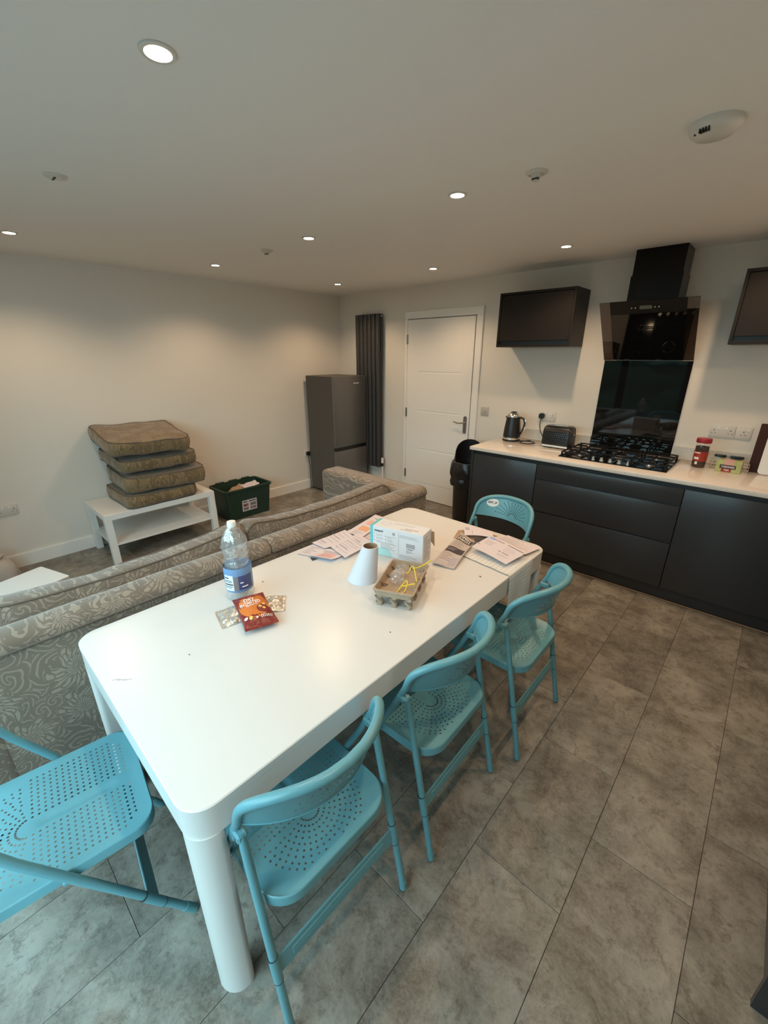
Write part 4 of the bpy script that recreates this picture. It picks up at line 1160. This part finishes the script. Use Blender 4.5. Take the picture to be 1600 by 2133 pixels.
# ------------------------------------------------------------------ things on the dining table
def rnd_lines(n, u0, u1, v0, v1, h=.35, rs=random):
    out = []
    for k in range(n):
        v = v0+(v1-v0)*(k+.5)/n; L = (u1-u0)*rs.uniform(.45, 1.0)
        out.append((u0, v-h*(v1-v0)/n/2, u0+L, v+h*(v1-v0)/n/2))
    return out
class Sheet:
    """thin paper bent over a bilinear patch; prints lie on it as raised ink"""
    def __init__(s, name, lab, cat, c4, z, group=None, mat=None, bend=None, th=.0005, nu=10, nv=10):
        s.c = [Vector((p[0], p[1])) for p in c4]; s.z = z; s.bend = bend or (lambda u, v: 0.0)
        ctr = sum(s.c, Vector((0, 0)))/4
        s.t = T(name, lab, cat, (ctr.x, ctr.y, z), 0, group)
        s.o = B().grid(lambda u, v: s.at(u, v), nu, nv, th).build('sheet', mat or mPAPER, s.t, smooth=60)
    def at(s, u, v, dz=0.0):
        p = (s.c[0]*(1-u)+s.c[1]*u)*(1-v)+(s.c[3]*(1-u)+s.c[2]*u)*v
        return Vector((p.x, p.y, s.z+s.bend(u, v)+dz))
    def ink(s, rects, mat, name='printed_text', dz=.0004):
        b = B()
        for (a, c, d, e) in rects:
            n = max(1, int((d-a)*8)); m_ = max(1, int((e-c)*8))
            b.grid(lambda u, v: s.at(a+(d-a)*u, c+(e-c)*v, dz), n, m_, .0003)
        return b.build(name, mat, s.t, smooth=0)
    def write(s, u, v, body, su, sv, mat, bold=.02):
        cu = bpy.data.curves.new('lettering', 'FONT'); cu.body = body; cu.size = 1; cu.offset = bold
        tmp = bpy.data.objects.new('tmp', cu); COL.objects.link(tmp); dg = bpy.context.evaluated_depsgraph_get()
        me = bpy.data.meshes.new_from_object(tmp.evaluated_get(dg)); bpy.data.objects.remove(tmp); bpy.data.curves.remove(cu)
        inv = bw(s.t).inverted()
        for p in me.vertices: p.co = inv @ s.at(min(1, u+p.co.x*su), min(1, v+p.co.y*sv), .0014)
        me.materials.clear(); me.materials.append(mat)
        o = bpy.data.objects.new('lettering', me); COL.objects.link(o); o.parent = s.t
        return o

# water bottle
BC = (2.930, -3.246, TZ)
bo = T('water_bottle', 'crumpled clear plastic water bottle with blue label and white cap', 'bottle', BC)
def crush(a, z):
    if z < .145 or z > .29: return 1
    k = min(1, (z-.145)/.03)*min(1, (.29-z)/.03)
    return 1+k*(.16*noise.noise((math.cos(a)*2.4, math.sin(a)*2.4, z*24))+.07*noise.noise((math.cos(a)*6, math.sin(a)*6, z*60))-.05)
prof = [(.0004, .006), (.030, .004), (.044, .0015), (.050, .006), (.0535, .02), (.0535, .12), (.0525, .135)]
prof += [(.050-.004*math.sin(i*1.9)-.0045*math.sin(PI*i/9), .145+.009*i) for i in range(10)]
prof += [(.050, .236), (.0515, .246), (.050, .255), (.044, .270), (.034, .288), (.024, .303), (.017, .312), (.0145, .318), (.0145, .326)]
def leanb(o): pass
B().lathe(prof, 48, BC, rad=crush).build('body', mPET, bo, smooth=70)
lb = B().lathe([(.0540, .046), (.0545, .047), (.0548, .120), (.0545, .148), (.0540, .149)], 48, BC).build('label', mLBL, bo)
AB = math.atan2(-3.95+3.246, 4.376-2.930)
curved(B(), BC, .0551, AB-.05, AB+1.0, .058, .118).build('navy_panel', mLBLD, lb)
curved(B(), BC, .0551, AB-.42, AB-.06, .055, .116).build('photo_panel', mPRINT, lb)
wp = curved(B(), BC, .0551, AB-1.15, AB-.42, .055, .122).build('white_panel', mLBLW, lb)
ptx = B()
for (a, b_, z0, z1) in ((-1.1, -.75, .108, .113), (-1.1, -.55, .098, .1005), (-1.1, -.5, .092, .0945), (-1.1, -.45, .080, .085), (-1.1, -.5, .072, .0745), (-1.1, -.6, .066, .068)):
    curved(ptx, BC, .0558, AB+a, AB+b_, z0, z1, 6)
ptx.build('printed_text', mPRINTK, lb)
pt2 = B(); curved(pt2, BC, .0558, AB+.05, AB+.28, .086, .091, 5); curved(pt2, BC, .0558, AB+.15, AB+.6, .068, .073, 6); pt2.build('printed_text', mWHITEINK, lb)
B().lathe([(.0160, .311), (.0165, .312), (.0165, .329), (.0155, .332), (.0004, .3325)], 30, BC, rad=lambda a, z: 1+.015*math.cos(a*30)).build('cap', mCAP, bo)

# peanut packets
def pouch(name, lab, M, L, W, th, mat, sd, wr=.004):
    """flat sealed bag: x along its length, crimped ends"""
    t = T(name, lab, 'packet', M.translation, 0, 'snack packets beside the bottle')
    def prof(u, v):
        e = min(u, 1-u)/.14; k = min(1, max(0, e-.55)); q = max(0, 1-(2*v-1)**2)**.6
        return th*(k**.6)*q
    def f(sg):
        def g(u, v):
            n_ = wr*noise.noise((u*5+sd, v*4, sd))+wr*.5*noise.noise((u*14+sd, v*12, sd))
            h = prof(u, v)
            return M @ Vector(((u-.5)*L, (v-.5)*W*(1-.05*math.sin(PI*u)), max(.0004, (h if sg > 0 else h*.0))+abs(n_)*(.5 if h < .002 else 1)*(1 if sg > 0 else 0)+.0004))
        return g
    b = B(); b.grid(f(1), 36, 26)
    b2 = B(); b2.grid(f(-1), 36, 26)
    nb = len(b.v); b.v += b2.v; b.f += [tuple(nb+i for i in q)[::-1] for q in b2.f]
    W_ = 27; ring = [i*W_ for i in range(37)]+[36*W_+j for j in range(1, W_)]+[i*W_+26 for i in range(35, -1, -1)]+[j for j in range(25, 0, -1)]
    for a in range(len(ring)):
        c = (a+1) % len(ring); b.f.append((ring[c], ring[a], nb+ring[a], nb+ring[c]))
    b.build('bag', mat, t, smooth=60)
    return t, f(1)
pA, pB_ = Vector((2.965, -3.247, 0)), Vector((3.178, -3.312, 0))
px_ = (pB_-pA).normalized(); pang = math.atan2(px_.y, px_.x)
def packet_frame(cx, cy, z, ang, tilt=0, roll=0):
    return Matrix.Translation((cx, cy, z)) @ Matrix.Rotation(ang, 4, 'Z') @ Matrix.Rotation(tilt, 4, 'Y') @ Matrix.Rotation(roll, 4, 'X')
pouch('snack_packet', 'silver back of a snack packet lying under the red one, sticking out on the left', packet_frame(3.045, -3.318, TZ+.0004, 1.32), .160, .125, .016, mFOIL, 4, .011)
pouch('snack_packet', 'silver crumpled snack packet sticking out behind the red one, on the right', packet_frame(3.070, -3.215, TZ+.0004, .95), .145, .115, .014, mFOIL, 11, .011)
MP = packet_frame(3.100, -3.284, TZ+.0225, pang, math.radians(3.0))
t, pf_ = pouch('snack_packet', 'red and orange peanut packet on top, reading DRY ROASTED', MP, .215, .122, .024, mRED, 8)
def pr_on(parent, f, pts, mat, name, dz=.0012):
    """ink patch from a (u,v) polygon laid onto the surface f"""
    c = (sum(p[0] for p in pts)/len(pts), sum(p[1] for p in pts)/len(pts)); R_ = 5; N = len(pts)
    vs = [f(*c)+Vector((0, 0, dz))]
    for r in range(1, R_+1):
        for p in pts: vs.append(f(c[0]+(p[0]-c[0])*r/R_, c[1]+(p[1]-c[1])*r/R_)+Vector((0, 0, dz)))
    fs = [(0, 1+k, 1+(k+1) % N) for k in range(N)]
    for r in range(R_-1): fs += [(1+r*N+k, 1+r*N+(k+1) % N, 1+(r+1)*N+(k+1) % N, 1+(r+1)*N+k) for k in range(N)]
    return B().add(vs, fs).build(name, mat, parent, smooth=60)
def ell(cx, cy, rx, ry, n=26, a0=0, a1=2*PI): return [(cx+rx*math.cos(a0+(a1-a0)*k/n), cy+ry*math.sin(a0+(a1-a0)*k/n)) for k in range(n)]
pr_on(t, pf_, ell(.46, .50, .37, .46, 40), mORANGE, 'orange_panel', .0008)
pr_on(t, pf_, ell(.62, .72, .13, .19), mRED, 'bowl_print', .0014)
for k, (u, v) in enumerate(((.50, .80), .0 or (.56, .66), (.55, .93), (.62, .76), (.77, .12), (.80, .26))): pr_on(t, pf_, ell(u, v, .035, .055, 14), mNUT if k != 4 else mWHITEINK, 'nut_print', .0020)
def text_on(parent, f, body, u, v, size_u, size_v, mat, bold=.02):
    """lettering wrapped onto the bag: reads along v, lines step along u"""
    cu = bpy.data.curves.new('lettering', 'FONT'); cu.body = body; cu.size = 1; cu.align_x = 'CENTER'; cu.offset = bold
    tmp = bpy.data.objects.new('tmp', cu); COL.objects.link(tmp); dg = bpy.context.evaluated_depsgraph_get()
    me = bpy.data.meshes.new_from_object(tmp.evaluated_get(dg)); bpy.data.objects.remove(tmp); bpy.data.curves.remove(cu)
    inv = bw(parent).inverted()
    for p in me.vertices: p.co = inv @ (f(min(1, max(0, u-p.co.y*size_u)), min(1, max(0, v+p.co.x*size_v)))+Vector((0, 0, .0024)))
    me.materials.clear(); me.materials.append(mat)
    o = bpy.data.objects.new('lettering', me); COL.objects.link(o); o.parent = parent
    return o
text_on(t, pf_, 'DRY', .335, .42, .115, .175, mWHITEINK)
text_on(t, pf_, 'ROASTED', .430, .42, .115, .150, mWHITEINK)
text_on(t, pf_, 'PEANUTS', .490, .44, .062, .085, mWHITEINK, .01)
text_on(t, pf_, 'ooooo', .855, .73, .10, .13, mWHITEINK, .0)
pr_on(t, pf_, ell(.83, .44, .018, .032, 14), mWHITEINK, 'round_mark', .0016)

# white paper cone
cn = T('paper_cone', 'tall white paper cone with an open brown top, left of the egg tray', 'cone', (3.197, -2.806, TZ))
cv = B(); m = 40; vs = []; fs = []
C0, C1 = Vector((3.199, -2.806, TZ+.0006)), Vector((3.238, -2.792, TZ+.168))
prf = [(0, .0665), (.02, .0655), (.5, .050), (.97, .0352), (1.0, .0345), (1.0, .0310), (.97, .0308), (.3, .052), (.03, .062)]
for (t_, r) in prf:
    c = C0.lerp(C1, t_)
    for k in range(m):
        a = 2*PI*k/m; vs.append((c.x+r*math.cos(a), c.y+r*math.sin(a), c.z))
for i in range(len(prf)):
    j = (i+1) % len(prf)
    for k in range(m): fs.append((i*m+k, i*m+(k+1) % m, j*m+(k+1) % m, j*m+k))
B().add(vs[:6*m], [f for f in fs if max(f) < 6*m and not (0 in [q//m for q in f] and 5 in [q//m for q in f])]).build('cone', pbr('cone_paper', (.66, .68, .75), .6), cn)
B().add([vs[i] for r in (5, 6, 7, 8) for i in range(r*m, r*m+m)], [(r*m+k, r*m+(k+1) % m, (r+1)*m+(k+1) % m, (r+1)*m+k) for r in range(3) for k in range(m)]).build('inner_card', mCARDB, cn)

# moulded pulp egg tray
E0, E1, E3 = Vector((3.383, -2.927)), Vector((3.528, -2.862)), Vector((3.275, -2.690))
ex = (E1-E0).normalized(); EW, EL = .160, .262
ey = Vector((-ex.y, ex.x))
ME = frame((E0.x, E0.y, TZ), (ex.x, ex.y, 0), (ey.x, ey.y, 0))
et = T('egg_tray', 'brown moulded pulp egg tray on short feet, holding film and yellow cord', 'tray', ME @ Vector((EW/2, EL/2, 0)))
b = B(); pw_ = .004
rim = .076
def wob(p): return (p[0]+.0018*noise.noise((p[0]*60, p[1]*60, p[2]*50)), p[1]+.0018*noise.noise((p[0]*50, p[1]*60, 7+p[2]*50)), p[2]+(.0022*noise.noise((p[0]*40, p[1]*40, 3)) if p[2] > .06 else 0))
O1 = rrect(-.004, EW+.004, -.004, EL+.004, .012, 4); O2 = rrect(.006, EW-.006, .006, EL-.006, .012, 4)
I1 = rrect(.003, EW-.003, .003, EL-.003, .010, 4); I2 = rrect(.014, EW-.014, .014, EL-.014, .010, 4)
def dens(poly, step=.012):
    out = []
    for k in range(len(poly)):
        a = Vector(poly[k]); c = Vector(poly[(k+1) % len(poly)]); q = max(1, round((c-a).length/step))
        out += [tuple(a.lerp(c, j/q)) for j in range(q)]
    return out
K = [dens(O1)]
base_n = len(K[0])
def scalepoly(poly, f): return [(EW/2+(x-EW/2)*f(x, y)[0], EL/2+(y-EL/2)*f(x, y)[1]) for x, y in poly]
def inset(d): return scalepoly(K[0], lambda x, y: (1-2*d/EW, 1-2*d/EL))
def ringz(poly, z): return [wob((x, y, z)) for x, y in poly]
rings = [ringz(inset(.009), .046), ringz(inset(.006), .060), ringz(inset(.003), .0705), ringz(inset(-.001), .0725), ringz(inset(0), rim), ringz(inset(.006), rim+.001), ringz(inset(.009), .066), ringz(inset(.016), .040)]
vs = [p for r in rings for p in r]; fs = []
for i in range(len(rings)-1): fs += [(i*base_n+k, i*base_n+(k+1) % base_n, (i+1)*base_n+(k+1) % base_n, (i+1)*base_n+k) for k in range(base_n)]
fs += [tuple(range(base_n))[::-1], tuple((len(rings)-1)*base_n+k for k in range(base_n))]
b.add(vs, fs, ME); b.build('tray', mPULP, et, smooth=50)
nx, ny = 3, 4
for i in range(nx):
    for j in range(ny):
        if 0 < i < nx-1 and 0 < j < ny-1: pass
        cx = .020+(EW-.040)*i/(nx-1); cy = .020+(EL-.040)*j/(ny-1)
        q = B(); R2 = []
        for (h, z) in ((.0125, .0006), (.0142, .014), (.0172, .0405), (.0192, .066)):
            R2.append([wob((cx+x, cy+y, z)) for x, y in dens(rrect(-h, h, -h, h, .006, 2), .01)])
        N = len(R2[0]); vs = [p for r in R2 for p in r]
        if 0 < i < nx-1 and 0 < j < ny-1: vs = [(p[0], p[1], min(p[2], .0448)) for p in vs]
        elif True: vs = [(p[0], p[1], min(p[2], .066)) for p in vs]
        def keep_out(p):
            x, y, z = p
            if z < .041: return p
            if 0 < i < nx-1 and 0 < j < ny-1: return (x, y, .0448)
            if i == 0: x = min(x, .0125)
            if i == nx-1: x = max(x, EW-.0125)
            if j == 0 and 0 < i < nx-1: y = min(y, .0125)
            if j == ny-1 and 0 < i < nx-1: y = max(y, EL-.0125)
            return (x, y, z)
        vs = [keep_out(p) for p in vs]
        fs = [tuple(range(N))[::-1], tuple(3*N+k for k in range(N))]
        for r in range(3): fs += [(r*N+k, r*N+(k+1) % N, (r+1)*N+(k+1) % N, (r+1)*N+k) for k in range(N)]
        q.add(vs, fs, ME); q.build('foot', mPULP, et, smooth=50)
# film and cords in the tray
fm = T('plastic_film', 'crumpled ball of clear plastic film lying in the egg tray', 'film', ME @ Vector((.06, .13, .045)))
def ball(c, r, sd, sc):
    bm = bmesh.new(); bmesh.ops.create_icosphere(bm, subdivisions=4, radius=1)
    for v in bm.verts:
        d = v.co.normalized(); k = 1+.30*noise.noise(d*2.2+Vector((sd, 0, 0)))+.22*noise.noise(d*6+Vector((0, sd, 0)))
        v.co = Vector((d.x*r*k*sc[0], d.y*r*k*sc[1], d.z*r*k*sc[2]))
    b = B(); b.bm(bm, ME @ Matrix.Translation(c)); return b
ball((.062, .118, .073), .030, 2, (1, 1, .8)).build('film', mFILM, fm, smooth=20)
ball((.062, .180, .076), .026, 6, (1, 1.2, .8)).build('film', mFILM, fm, smooth=20)
def cord(name, lab, pts, r=.0021):
    t = T(name, lab, 'cord', ME @ Vector(pts[0]), 0, 'yellow cords in the egg tray')
    P = [ME @ Vector((p[0], p[1], p[2]+(.010 if p[2] < .06 else .004))) for p in pts]; out = []
    for i in range(len(P)-1):
        p0, p1, p2, p3 = P[max(i-1, 0)], P[i], P[i+1], P[min(i+2, len(P)-1)]
        for k in range(5):
            u = k/5; out.append(.5*((2*p1)+(p2-p0)*u+(2*p0-5*p1+4*p2-p3)*u*u+(3*p1-p0-3*p2+p3)*u**3))
    out.append(P[-1]); B().tube(out, r, 8).build('cord', mYELLOW, t)
    return t
cord('yellow_cord', 'bright yellow cord arching over the right rim at the back of the egg tray', [(.085, .165, .066), (.098, .175, .072), (.105, .19, .090), (.118, .182, .088), (.135, .150, .060), (.142, .135, .048)])
cord('yellow_cord', 'straight yellow cord end poking past the far right corner of the egg tray', [(.112, .185, .0845), (.130, .205, .082), (.155, .240, .086), (.165, .255, .092), (.172, .266, .094)], .0026)
cord('yellow_cord', 'yellow loop of cord lying on the front floor of the egg tray', [(.075, .028, .0345), (.085, .055, .040), (.098, .095, .062), (.105, .110, .066), (.112, .095, .058), (.112, .060, .042), (.100, .040, .036), (.085, .028, .0345)])
cord('yellow_cord', 'short yellow cord end resting against the right wall of the egg tray', [(.090, .075, .0505), (.115, .088, .052), (.132, .098, .055), (.143, .100, .057)], .0026)

# white carton with teal edge
BR = Vector((3.320, -2.527)); BL = Vector((3.046, -2.596)); bx_ = (BR-BL).normalized(); byv = Vector((-bx_.y, bx_.x))
bwid, bdep, bh = (BR-BL).length, .100, .151
MB = frame((BL.x, BL.y, TZ+.0012), (bx_.x, bx_.y, 0), (byv.x, byv.y, 0))
bx = T('carton', 'white printed carton with a teal edge standing behind the cone and egg tray', 'box', MB @ Vector((bwid/2, bdep/2, 0)))
B().box(0, bwid, 0, bdep, 0, bh, .0012, M=MB).build('carton', mCARD, bx)
FM = MB @ Matrix(((1, 0, 0, 0), (0, 0, -1, 0), (0, 1, 0, 0), (0, 0, 0, 1)))          # front face: x right, y up
TM = MB @ Matrix.Translation((0, 0, bh))
RM = frame(MB @ Vector((bwid, 0, 0)), MB.to_3x3() @ Vector((0, 1, 0)), (0, 0, 1))
marks(bx, FM, [(0, 0, .0155, bh)], mTEAL, 'teal_edge', .0006)
marks(bx, TM, [(0, 0, .0155, bdep)], mTEAL, 'teal_edge', .0006)
text(bx, FM @ Matrix.Translation((.024, bh-.026, .0006)), 'integral', .0155, mPRINTK, bold=.0003)
rs = random.Random(3)
L = []
for k in range(3): L += rnd_lines(2, .032, .082, bh-.050-.017*k, bh-.038-.017*k, .3, rs)
for k in range(3): L += rnd_lines(2, .092, .145, bh-.053-.017*k, bh-.041-.017*k, .3, rs)
L += rnd_lines(5, .058, .145, .036, .070, .25, rs)
L += rnd_lines(3, .160, bwid-.012, bh-.036, bh-.020, .3, rs)+rnd_lines(5, .160, bwid-.012, .006, .030, .35, rs)
marks(bx, FM, L, mPRINTL, 'printed_text', .0005)
marks(bx, FM, [(.021, bh-.041-.017*k, .025, bh-.037-.017*k) for k in range(3)]+[(.083, bh-.046-.017*k, .087, bh-.042-.017*k) for k in range(3)], mPRINT, 'bullet', .0006)
marks(bx, FM, [(.155, .004, .1562, bh-.012)], mPRINTL, 'panel_line', .0005)
marks(bx, FM, [(.196, .070, .242, .092), (.122, bh-.032, .136, bh-.018)], mPRINTL, 'grey_panel', .0005)
marks(bx, FM, [(.200, .061, .232, .065)]+rnd_lines(3, .196, .236, .040, .056, .3, rs), mPRINT, 'printed_text', .0005)
pg = [(.045+.045*math.cos(a), .002+.045*math.sin(a)) for a in [PI*k/20 for k in range(21)]]
B().prism([(x+.03, y) for x, y in pg], .0, .0005, M=FM).build('teal_picture', pbr('print_pale_teal', (.42, .70, .72), .6), bx, smooth=0)
marks(bx, TM, rnd_lines(2, .10, .22, .062, .078, .2, rs)+[(.175, .028, .245, .036), (.155, .014, .215, .019)]+[(.04, .040, .085, .041), (.04, .068, .085, .069), (.04, .040, .041, .069), (.084, .040, .085, .069)], mPRINTL, 'printed_text', .0005)
marks(bx, RM, rnd_lines(9, .015, .085, .015, .135, .35, rs), mPRINTL, 'printed_text', .0005)
# opened end flap
B().grid(lambda u, v: MB @ Vector((bwid+.002+.022*v*(1-u*.2), bdep-.004-.006*v, .085+.055*u-.02*v*(1-u))), 4, 4, .0008).build('end_flap', mCARDB, bx)

# papers to the left of the carton
W3 = lambda a, k: (lambda u, v: a*noise.noise((u*2+k, v*2, k))+abs(a)*.9)
PG = 'letters spread on the table by the sofa'
s = Sheet('letter', 'pale blue-grey sheet lowest under the near end of the spread letters', 'paper', [(2.885, -2.857), (3.02, -2.775), (2.955, -2.665), (2.83, -2.745)], TZ+.0007, PG, mPAPERB, None)
s = Sheet('letter', 'printed letter at the near left corner of the spread, beside the sofa rail', 'paper', [(2.790, -2.858), (2.872, -2.828), (2.850, -2.715), (2.755, -2.735)], TZ+.003, PG, mPAPER, lambda u, v: .006*max(0, .35-v))
s.ink(rnd_lines(5, .12, .9, .15, .85, .18), mPRINT)
s = Sheet('letter', 'curled printed letter with a boxed pinkish panel, nearest the viewer in the spread', 'paper', [(2.862, -2.842), (2.985, -2.800), (2.975, -2.690), (2.858, -2.720)], TZ+.0055, PG, mPAPER, lambda u, v: .012*max(0, .5-v)**1.5*2+.004*u)
s.ink([(.2, .12, .8, .62)], mPRINTP, 'boxed_panel', .0002); s.ink(rnd_lines(5, .24, .78, .16, .6, .3), mPRINTL, dz=.0006); s.ink([(.1, .66, .9, .69), (.1, .76, .7, .79)], mPRINT)
B().add([(2.866, -2.838, TZ+.0022), (2.903, -2.853, TZ+.0018), (2.907, -2.824, TZ+.0052), (2.866, -2.838, TZ+.0016), (2.903, -2.853, TZ+.0012), (2.907, -2.824, TZ+.0046)],
        [(0, 1, 2), (5, 4, 3), (0, 3, 4, 1), (1, 4, 5, 2), (2, 5, 3, 0)]).build('dark_corner', mPRINTK, s.t, 'dark folded corner', smooth=0)
s = Sheet('letter', 'printed letter in the middle of the spread along the sofa rail', 'paper', [(2.853, -2.735), (2.752, -2.735), (2.752, -2.500), (2.902, -2.545)][1::-1]+[(2.902, -2.545), (2.752, -2.500)][::1], TZ+.0085, PG, mPAPER, W3(.002, 2))
s.ink(rnd_lines(7, .08, .92, .06, .94, .12), mPRINTL); s.ink([(.1, .2, .5, .215), (.1, .6, .6, .612)], mPRINT)
s = Sheet('letter', 'printed letter lying on top of the spread, left of the paper cone', 'paper', [(2.866, -2.705), (3.015, -2.742), (2.995, -2.520), (2.850, -2.500)], TZ+.0125, PG, mPAPER, W3(.0025, 5))
s.ink(rnd_lines(8, .1, .9, .08, .92, .12), mPRINTL); s.ink([(.12, .26, .62, .275), (.1, .52, .85, .528), (.3, .72, .62, .735)], mPRINT); s.ink([(.14, .12, .20, .15)], mPRINTK)
s = Sheet('letter', 'printed letter at the far end of the spread with orange and pink panels', 'paper', [(2.785, -2.515), (2.900, -2.515), (2.830, -2.215), (2.715, -2.215)], TZ+.0105, PG, mPAPER, W3(.002, 8))
s.ink([(.25, .22, .85, .42)], pbr('print_orange', (.72, .36, .22), .7), 'orange_panel', .0003); s.ink([(.25, .50, .8, .72)], mPRINTP, 'pink_panel', .0003)
s.ink(rnd_lines(4, .2, .9, .02, .2, .15)+[(.3, .82, .7, .84)], mPRINT)
s = Sheet('letter', 'printed letter partly under the left end of the white carton', 'paper', [(2.885, -2.560), (3.020, -2.600), (2.985, -2.400), (2.850, -2.390)], TZ+.0009, PG, mPAPER, lambda u, v: .014*max(0, .45-u)**1.0)
s.ink(rnd_lines(5, .15, .6, .3, .9, .15), mPRINTL)

# newsprint leaflet, letters and envelope at the far end
lf_ = Sheet('leaflet', 'folded newsprint leaflet with a black OPEN EVENTS band, beside the check towel', 'leaflet', [(3.352, -2.494), (3.460, -2.466), (3.375, -2.140), (3.258, -2.095)], TZ+.007, None, pbr('newsprint', (.50, .43, .41), .8), lambda u, v: .012*math.sin(PI*min(1, max(0, v*1.1)))*(.3+.7*u)+.004*math.sin(u*6)+.004, .005, 10, 20)
lf_.ink([(.06, .76, .97, .94)], mPRINTK, 'black_band', .0006); lf_.ink([(.06, .36, .95, .52)], mPRINTK, 'dark_band', .0006)
lf_.ink(rnd_lines(2, .12, .9, .40, .49, .25), mPRINTL, dz=.0010); lf_.ink(rnd_lines(6, .15, .85, .55, .74, .2)+rnd_lines(5, .12, .7, .12, .33, .2), mPRINT, dz=.0006)
lf_.ink([(.62, .05, .95, .25)], mPRINTL, 'grey_panel', .0006)
lf_.write(.12, .865, 'OPEN', .27, .082, mWHITEINK)
lf_.write(.12, .785, 'EVENTS', .215, .078, mWHITEINK)
tw_pts = [(3.395, 0, .0), (3.50, 0, .0), (3.60, 0, 0)]
def tw_fn(u, v):
    """u along the towel from under the letters to its hanging end, v across"""
    y0, y1 = -2.352+.035*(1-min(1, u/.55)), -2.108-.035*(1-min(1, u/.55))
    y = y0+(y1-y0)*v; L = u*.52
    lift = .0016+.004*(abs(noise.noise((L*14, v*3, 1))))+.006*math.exp(-(v/.06)**2)*.6
    xe = 3.6735-TTH*0+.004
    if L < xe-3.40-.008: return (3.40+L, y+.004*noise.noise((L*20, 0, 2)), TZ+lift)
    k = L-(xe-3.40-.008)
    if k < .016:
        a = k/.016*PI/2; r = .010
        return (xe-.008+r*math.sin(a)*.9, y, TZ+lift-.0+r*(math.cos(a)-1))
    return (xe+.0015+.006*(.5+.5*math.sin(v*9+k*8))*min(1, k*8), y+.02*(k-.016)*(v-.5), TZ-.010-(k-.016))
tw = T('tea_towel', 'white check tea towel under the letters, hanging over the table edge', 'towel', (3.60, -2.23, TZ))
B().grid(tw_fn, 70, 24, .0012, uv=True).build('cloth', mTOWEL, tw, smooth=60)
en = Sheet('envelope', 'white envelope with a window, behind the leaflet at the far end of the table', 'envelope', [(3.300, -2.125), (3.445, -2.075), (3.400, -2.005), (3.235, -2.035)], TZ+.030, None, mPAPER, lambda u, v: .006*math.sin(PI*u)-.012*(1-u)*(1-v), .0012)
en.ink([(.28, .1, .29, .55), (.05, .78, .2, .82), (.05, .6, .2, .68)], mPRINT)
# what props the envelope: a brown opened envelope and a dark card
br = Sheet('brown_envelope', 'brown opened envelope lying under the white envelope and leaflet', 'envelope', [(3.255, -2.165), (3.475, -2.085), (3.445, -1.985), (3.215, -2.055)], TZ+.0008, None, mCARDB, lambda u, v: .020*math.sin(PI*u)*v, .001)
dk = Sheet('dark_card', 'black card showing between the white envelope and the letters', 'card', [(3.385, -2.165), (3.425, -2.180), (3.455, -2.085), (3.355, -2.115)], TZ+.0255, None, mPRINTK, None, .0008)
lB = Sheet('letter', 'typed letter lying at the far right corner of the table', 'paper', [(3.440, -2.062), (3.643, -2.116), (3.668, -1.990), (3.470, -1.958)], TZ+.010, 'letters at the far right corner', mPAPER, lambda u, v: .014*(1-v)*(1-u)+.004)
lB.ink(rnd_lines(10, .08, .92, .1, .72, .18), mPRINTL); lB.ink([(.1, .86, .55, .885)], mPRINT)
lA = Sheet('letter', 'printed bill with two dark bars lying on the check towel', 'paper', [(3.414, -2.246), (3.626, -2.288), (3.652, -2.125), (3.430, -2.080)], TZ+.030, 'letters at the far right corner', mPAPER, lambda u, v: .010*v*(1-u)-.010*u*(1-v)*1.0+.003*math.sin(PI*u))
lA.ink([(.06, .88, .46, .905), (.55, .88, .97, .905)], mPRINTK, 'dark_bar'); lA.ink([(.02, .80, .2, .98)], mPRINTB, 'blue_corner', .0002)
lA.ink(rnd_lines(4, .08, .35, .45, .72, .25)+rnd_lines(4, .6, .92, .5, .78, .18)+rnd_lines(3, .6, .9, .18, .32, .2), mPRINTL); lA.ink([(.55, .40, .62, .43), (.65, .40, .82, .43), (.03, .30, .07, .33)], mPRINT)
